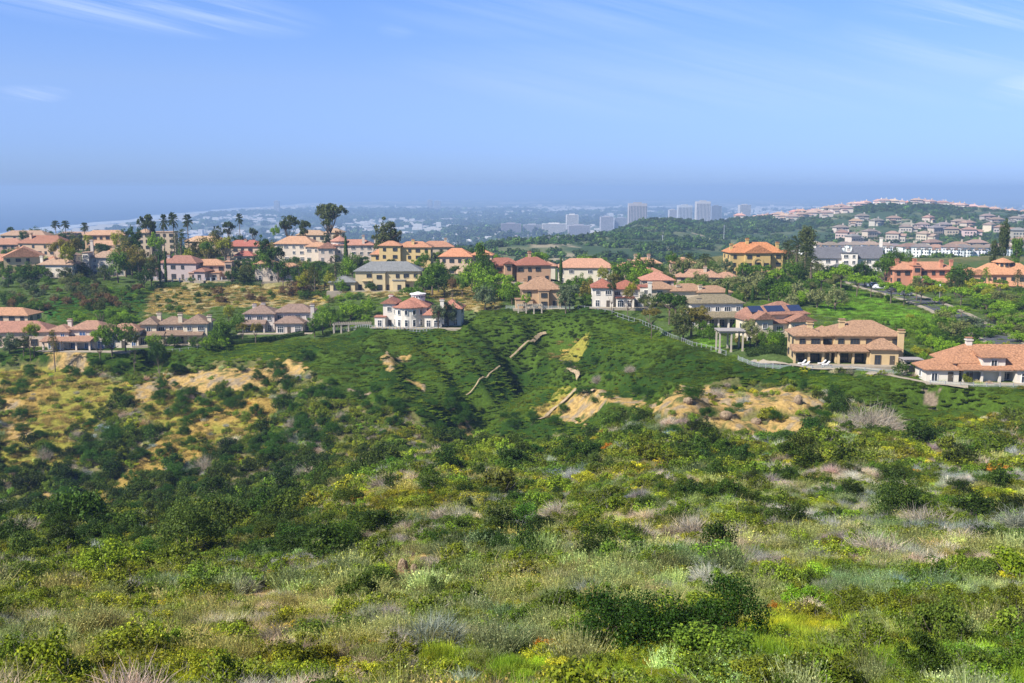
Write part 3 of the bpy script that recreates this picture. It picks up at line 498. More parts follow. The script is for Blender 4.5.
def build_house(s):
    kw = s['kw']; x, y, z = at(s['px'], s['py'], s['d']); small = s['d'] > 600
    root = bpy.data.objects.new(s['kind'], None); COL.objects.link(root); root.location = (x, y, z); root.rotation_euler = (0, 0, R_(s['rot']))
    prop(root, s['label'], 'house')
    wm_, rm = MB(), MB(); B = s['blocks']; nw = 0
    style = 'blue' if kw.get('blue') else ('dark' if sum(s['wall']) < 1.45 else 'white')
    def window(cx, cz, w_, h_, yy_, rz=0, xx=None):
        nonlocal nw
        if nw > 60: return
        pm, fm = win_mesh(w_, h_, style); nw += 1
        o_ = link('window', pm, root, (cx, yy_, cz), rz); link('frame', fm, o_)
    doors = 0
    for i, b_ in enumerate(B):
        x0, x1, y0, y1, zt, rk, rh = b_; e = .004*i
        if rk == 'arch':
            for k in range(9):
                a0, a1 = math.pi*k/9, math.pi*(k+1)/9
                V = []
                for (a_, r_) in ((a0, 2.4), (a1, 2.4), (a1, 1.5), (a0, 1.5)):
                    V += [(r_*math.cos(a_), .55, 6.2+r_*math.sin(a_)), (r_*math.cos(a_), 1.0, 6.2+r_*math.sin(a_))]
                wm_.add(V, [(0, 2, 4, 6), (1, 7, 5, 3), (0, 1, 3, 2), (4, 5, 7, 6)])
            wm_.box(-2.4, -1.5, .55, 1.0, 0, 6.2).box(1.5, 2.4, .55, 1.0, 0, 6.2)
            d_ = link('door', MB().box(-1.1, 1.1, .8, .97, 1.2, 6.2).cyl(0, .9, 6.2, 6.3, 1.1).mesh('door', MT['dark']), root); continue
        if rk == 'shed' and zt <= 3.4 and (y1-y0) > 1.9:      # open loggia on piers in front of the main wall
            n_ = max(2, int((x1-x0)/3.2))
            for k in range(n_+1): px_ = x0+(x1-x0-.5)*k/n_; wm_.box(px_, px_+.5, y0+.2, y0+.7, -2, zt-.3+e)
            wm_.box(x0, x1, y0+.15+e, y0+.75, zt-.45, zt-.02)
            yb = y1-.02
            for k in range(n_):
                cx = x0+(x1-x0)*(k+.5)/n_; window(cx, 1.15, min(2.3, (x1-x0)/n_-.9), 2.1, yb-.15)
            roof_faces(rm, rk, x0, x1, y0, y1, zt, rh); continue
        wm_.box(x0+e, x1-e, y0+e, y1-e, -4, zt-.01)
        roof_faces(rm, rk, x0+e, x1-e, y0+e, y1-e, zt+e, rh, ov=.7 if rk != 'flat' else .2)
        nf = max(1, int(round((zt)/3.1))) if zt > 2 else 1
        for k in range(nf):
            zb = k*zt/nf; fh = zt/nf; wd = x1-x0
            n_ = max(1, int(wd/(2.7 if s['d'] < 345 else 3.5))) if wd > 2.2 else 0
            for q in range(n_):
                cx = x0+wd*(q+.5)/n_+random.uniform(-.15, .15); ground_ = (k == 0)
                wh = min(fh-.9, 2.1 if ground_ else 1.35); cz = zb+(.15+wh/2 if ground_ else fh*.52)
                hid = any(j != i and c[5] != 'arch' and c[2] < y0-.05 and c[0]-.3 < cx < c[1]+.3 and (cz < c[4]+(c[6] if c[5] == 'shed' else .6)) and c[3] >= y0-2.2 for j, c in enumerate(B))
                hid = hid or any(abs(cx-r_[0]) < r_[2] and cz < r_[3] and r_[1]-r_[2] < y0 for r_ in kw.get('rounds', []))
                if hid or cz+wh/2 > zt-.2 or (n_ > 2 and s['d'] > 300 and random.random() < .17): continue
                if ground_ and not doors and wd > 4 and q == n_//2:
                    doors = 1; dr = link('door', MB().box(-.55, .55, -.08, .1, 0, 2.2).mesh('door', MT['dark']), root, (cx, y0-.02, 0)); link('handle', MB().box(.32, .4, -.16, -.082, 1.0, 1.2).mesh('handle', MT['metal']), dr); continue
                window(cx, cz, min(1.9, wd/n_-.9) if (q+i) % 2 else min(1.2, wd/n_-.9), wh, y0+e-.03)
            for side in (0, 1):
                ns = max(0, int((y1-y0)/4.2))
                for q in range(ns):
                    cy = y0+(y1-y0)*(q+.5)/ns; xx = x0 if side == 0 else x1
                    if any(j != i and c[0]-.2 < xx < c[1]+.2 and c[2] < cy < c[3] for j, c in enumerate(B)): continue
                    window(xx+(e-.03 if side == 0 else .03-e), zb+fh*.5, 1.1, min(1.3, fh-1), cy, -math.pi/2 if side == 0 else math.pi/2)
    for (cx, cy, r_, zt, rh) in kw.get('rounds', []):
        wm_.cyl(cx, cy, -4, zt-.01, r_, n=20); rm.cyl(cx, cy, zt, zt+.2, r_+.7, n=20); rm.cyl(cx, cy, zt+.2, zt+rh, r_+.7, .15, n=20)
        for k in range(max(1, int(round(zt/3.3)))):
            for a_ in range(-2, 3):
                an = -math.pi/2+a_*.5; zc_ = k*3.2+(1.4 if k == 0 else 1.75)
                if zc_ < zt-.6: window(cx+(r_+.02)*math.cos(an), zc_, .95, 2.1 if k == 0 else 1.5, cy+(r_+.02)*math.sin(an), an+math.pi/2)
    if 'cupola' in kw:
        cx, cy, cz = kw['cupola']; cu = link('cupola', MB().cyl(cx, cy, cz-1.5, cz+1.1, 2.4, n=16).mesh('cupola', MT['stucco']), root, color=WHITE)
        for a_ in range(16):
            an = a_*math.pi/8; link('window', win_mesh(.5, .5, 'white')[0], cu, (cx+2.38*math.cos(an), cy+2.38*math.sin(an), cz+.35), an+math.pi/2)
        link('roof', MB().cyl(cx, cy, cz+1.1, cz+1.35, 2.8, n=16).cyl(cx, cy, cz+1.35, cz+1.9, 2.2, .4, n=16).mesh('roof', MT['white']), cu)
    wall = link('wall', wm_.mesh('wall', MT['stucco']), root, color=s['wall'])
    for b_ in B[:6]:
        pass
    roof = link('roof', rm.mesh('roof', MT['roof']), root, color=s['roof'])
    for (cx, cy, ct) in kw.get('chim', []):
        c_ = MB().box(cx-.62, cx+.62, cy-.5, cy+.5, 1, ct-.55).box(cx-.82, cx+.82, cy-.7, cy+.7, ct-.55, ct-.3).box(cx-.5, cx+.5, cy-.4, cy+.4, ct-.3, ct)
        ch = link('chimney', c_.mesh('chimney', MT['stucco']), roof, color=s['wall'])
        link('chimney_cap', MB().box(cx-.75, cx+.75, cy-.62, cy+.62, ct+.002, ct+.16).mesh('chimney_cap', MT['stucco']), ch, color=s['roof'])
    for (bx0, bx1, bz) in kw.get('balc', []):
        m_ = MB().box(bx0, bx1, 1.6, 3, bz-.25, bz).box(bx0, bx1, 1.6, 1.75, bz+.95, bz+1.1)
        k = bx0
        while k < bx1: m_.box(k, k+.12, 1.62, 1.72, bz, bz+.95); k += .5
        link('balcony', m_.mesh('balcony', MT['stucco']), root, color=s['wall'])
    for (sx0, sx1, sy) in kw.get('solar', []):
        # panel rows lie on the front slope of the roof
        bb = [b_ for b_ in B if b_[0] <= (sx0+sx1)/2 <= b_[1] and b_[5] in ('hip',)]
        b_ = max(bb, key=lambda q: q[4]) if bb else B[2]
        run = (b_[3]-b_[2]+1.4)/2; sl_ = b_[6]/run
        y_a = b_[2]+.6; y_b = y_a+2.8; za = b_[4]+.3+(y_a-b_[2]+.7)*sl_; zb = b_[4]+.3+(y_b-b_[2]+.7)*sl_
        V = [(sx0, y_a, za), (sx1, y_a, za), (sx1, y_b, zb), (sx0, y_b, zb)]; V += [(q[0], q[1], q[2]-.1) for q in V]
        link('solar_panel', mesh('solar_panel', V, [(0, 1, 2, 3), (4, 7, 6, 5), (0, 4, 5, 1), (1, 5, 6, 2), (2, 6, 7, 3), (3, 7, 4, 0)], MT['solar']), roof)
    # low garden terrace in front
    xs0 = min(b_[0] for b_ in B)-1; xs1 = max(b_[1] for b_ in B)+1; ys0 = min(b_[2] for b_ in B)
    link('terrace', MB().box(xs0, xs1, ys0-2.6, ys0+.5, -2.5, .06).mesh('terrace', MT['stone']), root)
    return root
FOOT = []
for s in H:
    build_house(s); x, y, z = at(s['px'], s['py'], s['d']); B = s['blocks']; c, sn = math.cos(R_(s['rot'])), math.sin(R_(s['rot']))
    x0 = min(b_[0] for b_ in B); x1 = max(b_[1] for b_ in B); y0 = min(b_[2] for b_ in B); y1 = max(b_[3] for b_ in B)
    FOOT.append((x, y, c, sn, x0-1.2, x1+1.2, y0-2, y1+.8))
def in_house(x, y, m_=0):
    r = np.zeros(np.shape(x), bool)
    for (hx, hy, c, sn, x0, x1, y0, y1) in FOOT:
        lx = (x-hx)*c+(y-hy)*sn; ly = -(x-hx)*sn+(y-hy)*c
        r |= (lx > x0-m_) & (lx < x1+m_) & (ly > y0-m_) & (ly < y1+m_)
    return r

# ------------------------------------------------------------------ plants: prototypes
def leafset(C, Nn, s_, el=1.6, rg=rng):
    n_ = len(C); t_ = rg.normal(size=(n_, 3)); t_ -= Nn*(t_*Nn).sum(1, keepdims=True); t_ /= np.linalg.norm(t_, axis=1, keepdims=True)+1e-9
    b_ = np.cross(Nn, t_); s_ = np.broadcast_to(np.asarray(s_, float), (n_,))[:, None]
    V = np.stack([C-t_*s_*el/2, C+b_*s_/2, C+t_*s_*el/2, C-b_*s_/2], 1).reshape(-1, 3)
    return V, np.arange(n_*4).reshape(-1, 4)
def unit(v): return v/(np.linalg.norm(v, axis=1, keepdims=True)+1e-9)
def crown_pts(R3, cz, ncl, rc, nleaf, rg, low=-.35, flat=.6, shell=.45):
    d_ = unit(rg.normal(size=(ncl, 3))); d_ = d_[d_[:, 2] > low]; r_ = rg.uniform(shell, 1, len(d_))[:, None]
    cc = d_*r_*np.array(R3)+np.array([0, 0, cz]); rr = rc*rg.uniform(.6, 1.3, len(cc))
    k = rg.integers(0, len(cc), nleaf); q = unit(rg.normal(size=(nleaf, 3))); C = cc[k]+q*(rr[k][:, None])*rg.uniform(.55, 1.05, nleaf)[:, None]*np.array([1, 1, flat])
    Nn = unit(q+rg.normal(size=(nleaf, 3))*.55+np.array([0, 0, .35])); return C, Nn, cc
def ribbons(base, tip, w_, rg, mid=.12):
    n_ = len(base); mdl = (base+tip)/2+rg.normal(size=(n_, 3))*mid*np.linalg.norm(tip-base, axis=1, keepdims=True)*.5
    dirv = unit(tip-base); sd_ = unit(np.cross(dirv, rg.normal(size=(n_, 3)))); w2 = np.broadcast_to(np.asarray(w_), (n_,))[:, None]
    V = np.stack([base-sd_*w2/2, base+sd_*w2/2, mdl+sd_*w2*.4, mdl-sd_*w2*.4, tip+sd_*w2*.12, tip-sd_*w2*.12], 1).reshape(-1, 3)
    k = np.arange(n_)[:, None]*6; Fq = np.concatenate([k+np.array([[0, 1, 2, 3]]), k+np.array([[3, 2, 4, 5]])], 0); return V, Fq
def npmesh(name, parts, mats):
    V = []; Fl = []; mi = []; off = 0
    for (v, f, m_) in parts: V.append(np.asarray(v, float)); Fl += [tuple(int(a)+off for a in q) for q in f]; mi += [m_]*len(f); off += len(v)
    return mesh(name, np.concatenate(V), Fl, mats, mi=mi)
def shrub(kind, seed, inst, lod=1.0):
    rg = np.random.default_rng(seed); lm = MT['leafi' if inst else 'leaf']; parts = []
    def L(R3, cz, ncl, rc, nl, sz, **k_):
        el_ = k_.pop('el', 1.6); nl = int(nl*lod); sz = sz/math.sqrt(lod)
        C, Nn, cc = crown_pts(R3, cz, ncl, rc, nl, rg, **k_); C[:, 2] = np.abs(C[:, 2]); V, Fq = leafset(C, Nn, sz*rg.uniform(.6, 1.3, nl), el_, rg); parts.append((V, Fq, 0)); return cc
    def tw(nb, spread, hgt, wd, up=.5):
        d_ = unit(rg.normal(size=(nb, 3))*np.array([1, 1, .6])+np.array([0, 0, up])); d_[:, 2] = np.abs(d_[:, 2]); base = rg.normal(size=(nb, 3))*.12*spread; base[:, 2] = 0
        st = base+d_*rg.uniform(0, .5, nb)[:, None]*np.array([spread, spread, hgt]); tip = base+d_*rg.uniform(.6, 1.05, nb)[:, None]*np.array([spread, spread, hgt])
        tip += rg.normal(size=tip.shape)*.08*spread; V, Fq = ribbons(st, tip, wd, rg, .3); parts.append((V, Fq, 1 if kind != 'dead' else 0))
    if kind == 'green': L((.85, .85, .55), .38, 30, .28, 2200, .054, low=-.2, flat=.8); tw(60, .9, .95, .02)
    elif kind == 'dark': L((.95, .95, .8), .75, 40, .33, 3800, .055, low=-.5, flat=.8, el=1.4); tw(40, .8, 1.0, .03)
    elif kind == 'yellow': L((.9, .9, .34), .2, 30, .26, 2400, .036, low=0, flat=.7, el=2.2)
    elif kind == 'sage':
        nb = int(420*lod); base = rg.normal(size=(nb, 3))*.33; base[:, 2] = 0; tip = base*1.9+np.array([0, 0, 1])*rg.uniform(.35, .95, nb)[:, None]; V, Fq = ribbons(base, tip, .022/math.sqrt(lod), rg, .15); parts.append((V, Fq, 0))
        nl = int(900*lod); k = rg.integers(0, nb, nl); s_ = rg.uniform(.35, 1, nl)[:, None]; C = base[k]*(1-s_)+tip[k]*s_+rg.normal(size=(nl, 3))*.04; V, Fq = leafset(C, unit(rg.normal(size=(nl, 3))), .045/math.sqrt(lod), 2.2, rg); parts.append((V, Fq, 0))
    elif kind == 'dead': tw(int(1300*lod), 1.0, .95, .0115/math.sqrt(lod), .45); tw(int(60*lod), .9, .8, .04, .3)
    elif kind == 'grass':
        nb = int(900*lod); base = np.c_[rg.normal(size=(nb, 2))*.38, np.zeros(nb)]; tip = base+np.c_[rg.normal(size=(nb, 2))*.17, rg.uniform(.2, .62, nb)]; V, Fq = ribbons(base, tip, .02/math.sqrt(lod), rg, .2); parts.append((V, Fq, 0))
    elif kind == 'mound': L((1.0, 1.0, .30), .02, 26, .34, 900, .10, low=0, flat=.5, el=2.4, shell=.1)
    elif kind == 'far': L((1, 1, .8), .55, 14, .45, 170, .34, low=-.2, flat=.8, el=1.2)
    return npmesh('shrub_'+kind, parts, [lm, MT['barki' if inst else 'bark']])
def tree_protos(kind, seed):
    """returns (crown mesh, trunk mesh) for a tree one unit high"""
    rg = np.random.default_rng(seed); parts = []; tb = MB(); lm = [MT['leaf'], MT['bark']]
    def L(R3, cz, ncl, rc, nl, sz, off=(0, 0), **k_):
        el_ = k_.pop('el', 1.4); C, Nn, cc = crown_pts(R3, cz, ncl, rc, nl, rg, **k_); C[:, 0] += off[0]; C[:, 1] += off[1]; cc = cc+np.array([off[0], off[1], 0])
        V, Fq = leafset(C, Nn, sz*rg.uniform(.6, 1.3, nl), el_, rg); parts.append((V, Fq, 0)); return cc
    def trunk(cc, z0, r0=.035, nb=6, lean=0):
        tb.tube([(0, 0, -.12), (lean*.3, 0, z0*.5), (lean, .0, z0)], [r0*1.3, r0, r0*.75], 7)
        for k in rg.permutation(len(cc))[:nb]:
            c_ = cc[k]; m_ = (lean*.5+c_[0]*.4, c_[1]*.4, z0*.6+c_[2]*.35); tb.tube([(lean, 0, z0*.92), m_, tuple(c_)], [r0*.6, r0*.42, r0*.15], 5)
    if kind == 'round': cc = L((.44, .44, .34), .60, 34, .15, 2600, .038, low=-.6, flat=.8); trunk(cc, .35)
    elif kind == 'bushy': cc = L((.52, .52, .44), .48, 36, .17, 2600, .042, low=-.8, flat=.85); trunk(cc, .25)
    elif kind == 'umbrella': cc = L((.62, .62, .24), .70, 40, .16, 2600, .042, low=-.15, flat=.5); trunk(cc, .5, .03, 9)
    elif kind == 'olive': cc = L((.50, .50, .42), .52, 42, .13, 2300, .034, low=-.7, flat=1.1, el=2.4); trunk(cc, .3)
    elif kind == 'gum':
        cc = []
        for k in range(7):
            a_ = k*2.4; r_ = .12+.13*(k % 3)/2; cc.append(L((.14, .14, .07), .66+.30*rg.random(), 12, .075, 420, .028, off=(r_*1.2*math.cos(a_), r_*1.2*math.sin(a_)), low=-.5, flat=.6))
        cc.append(L((.18, .18, .07), .93, 12, .08, 420, .028, low=-.5, flat=.6)); cc = np.concatenate(cc); trunk(cc, .5, .018, 16, .02)
    elif kind == 'tallgum':
        cc = np.concatenate([L((.26, .26, .22), .74, 26, .11, 1500, .034, low=-.7, flat=.9), L((.22, .22, .16), .45, 16, .10, 800, .034, off=(.05, 0), low=-.7), L((.2, .2, .12), .62, 16, .09, 600, .03, off=(-.14, 0), low=-.7)]); trunk(cc, .45, .022, 12)
    elif kind == 'cypress':
        n_ = 2200; zz = rg.uniform(0.02, 1, n_); r_ = .085*np.sin(np.clip(zz, 0, 1)*math.pi*.86+.35)**.8*rg.uniform(.65, 1.08, n_)*(1-.15*zz); a_ = rg.uniform(0, 6.283, n_)
        C = np.c_[r_*np.cos(a_), r_*np.sin(a_), zz]; V, Fq = leafset(C, unit(np.c_[np.cos(a_), np.sin(a_), .5+rg.normal(size=n_)*.4]), .024, 1.8, rg); parts.append((V, Fq, 0)); tb.tube([(0, 0, -.05), (0, 0, .5)], [.02, .012], 6)
    elif kind in ('fanpalm', 'datepalm'):
        f_ = kind == 'fanpalm'; nfr = 46 if f_ else 60; ln = .17 if f_ else .40; tz = .86 if f_ else .68; c0 = tz+.02
        tb.tube([(0, 0, -.06), (.006, 0, tz*.5), (0, 0, tz)], [.022 if f_ else .04, .016 if f_ else .035, .015 if f_ else .04], 8)
        for k in range(nfr):
            a_ = rg.uniform(0, 6.283); e_ = rg.uniform(-.75, 1.35); dr = np.array([math.cos(a_)*math.cos(e_), math.sin(a_)*math.cos(e_), math.sin(e_)])
            S = 7; t_ = np.linspace(.08, 1, S)[:, None]; pts = np.array([0, 0, c0])+dr*t_*ln+np.array([0, 0, -1])*(t_**2)*ln*(.25 if f_ else .55)
            sd_ = np.cross(dr, [0, 0, 1]); sd_ /= np.linalg.norm(sd_)+1e-6; up = np.cross(sd_, dr)
            for j in range(1, S):
                wl = ln*(.42 if f_ and j > 3 else .16)*(1 if f_ else math.sin(math.pi*j/S)+.25)
                b_ = np.repeat(pts[j][None], 6 if f_ else 4, 0); m_ = len(b_); an = rg.uniform(-1.3, 1.3, m_); tp = b_+(dr*np.cos(an)[:, None]*.8+sd_*np.sign(an)[:, None]*np.abs(np.sin(an))[:, None]*1.2-np.array([0, 0, .3]))*wl*rg.uniform(.6, 1.1, m_)[:, None]
                V, Fq = ribbons(b_, tp, .014 if f_ else .012, rg, .1); parts.append((V, Fq, 0))
            V, Fq = ribbons(pts[:-1], pts[1:], .007, rg, 0); parts.append((V, Fq, 0))
    elif kind == 'pine': cc = L((.40, .40, .36), .62, 46, .09, 2400, .03, low=-.8, flat=.7, shell=.2); trunk(cc, .55, .03, 14)
    return npmesh('crown', parts, lm), tb.mesh('trunk', MT['bark'], True)
TP = {}
def tproto(kind, var): 
    k = (kind, var)
    if k not in TP: TP[k] = tree_protos(kind, hash_(kind)+var*31)
    return TP[k]
def hash_(s_): return sum(ord(c)*(i+3) for i, c in enumerate(s_))
KN = dict(round='round_tree', bushy='leafy_tree', umbrella='umbrella_tree', olive='olive_tree', gum='gum_tree', tallgum='gum_tree', cypress='cypress', fanpalm='fan_palm', datepalm='date_palm', pine='pine_tree')
def tree(kind, x, y, ht, wd, col, desc, group=None, var=None, label=None, sink=0.0):
    low_ = ht < 3.9 and 'palm' not in kind and kind != 'cypress'  # low trees are filed with the bushes, under the shrub category
    var = random.randrange(3) if var is None else var; cm, tm = tproto(kind, var); z = float(h(x, y))-sink
    root = bpy.data.objects.new('low_garden_plant' if low_ else KN[kind], None); COL.objects.link(root); root.location = (x, y, z); root.rotation_euler = (0, 0, random.uniform(0, 6.28)); root.scale = (wd, wd, ht)
    wr_ = wd*UN[kind]; s_ = min(1.0, max(.35, wr_*1.15/ht)) if kind in ('bushy', 'round', 'olive', 'umbrella') else 1.0
    link('crown', cm, root, (0, 0, 1-s_), 0, col, (1, 1, s_)); link('trunk', tm, root)
    if label: prop(root, label, 'palm' if 'palm' in kind else 'tree', group)
    else: auto(root, desc, x, y, z+ht*.5, 'palm' if 'palm' in kind else ('shrub' if low_ else 'tree'), group)
    return root
G_ = dict(dk=(.022, .054, .008), md=(.048, .105, .012), br=(.092, .18, .014), yl=(.14, .17, .02), ol=(.085, .11, .05), gy=(.11, .14, .085), bg=(.065, .10, .075), brn=(.085, .06, .04), gum=(.050, .07, .028), warm=(.10, .10, .028), pd=(.035, .055, .02))
DN = dict(dk='dark green', md='mid green', br='bright green', yl='yellow green', ol='grey green', gy='pale grey green', bg='blue green', brn='brown', gum='dull green', warm='olive brown', pd='dusky green')
UN = dict(round=1.0, bushy=1.1, umbrella=1.4, olive=1.1, gum=.85, tallgum=.8, cypress=.17, fanpalm=.36, datepalm=.8, pine=.9)
def T(kind, px, top, d, wpx, col, label=None, group=None):
    u, v = ray(px, top); x, y, zt = u*d, d, v*d; z = float(h(x, y)); ht = max(2.2, zt-z); wm = wpx*d/F
    scl = wm/UN[kind] if kind not in ('fanpalm', 'datepalm') else wm/UN[kind]
    nmk = dict(round='round %s tree', bushy='leafy %s tree', umbrella='flat topped %s tree', olive='loose %s olive tree', gum='open branched %s gum tree', tallgum='tall %s gum tree', cypress='slim %s cypress', fanpalm='tall %s fan palm', datepalm='%s date palm', pine='large %s evergreen')[kind]
    return tree(kind, x, y, ht, scl, G_[col], nmk % DN[col], group, label=label)
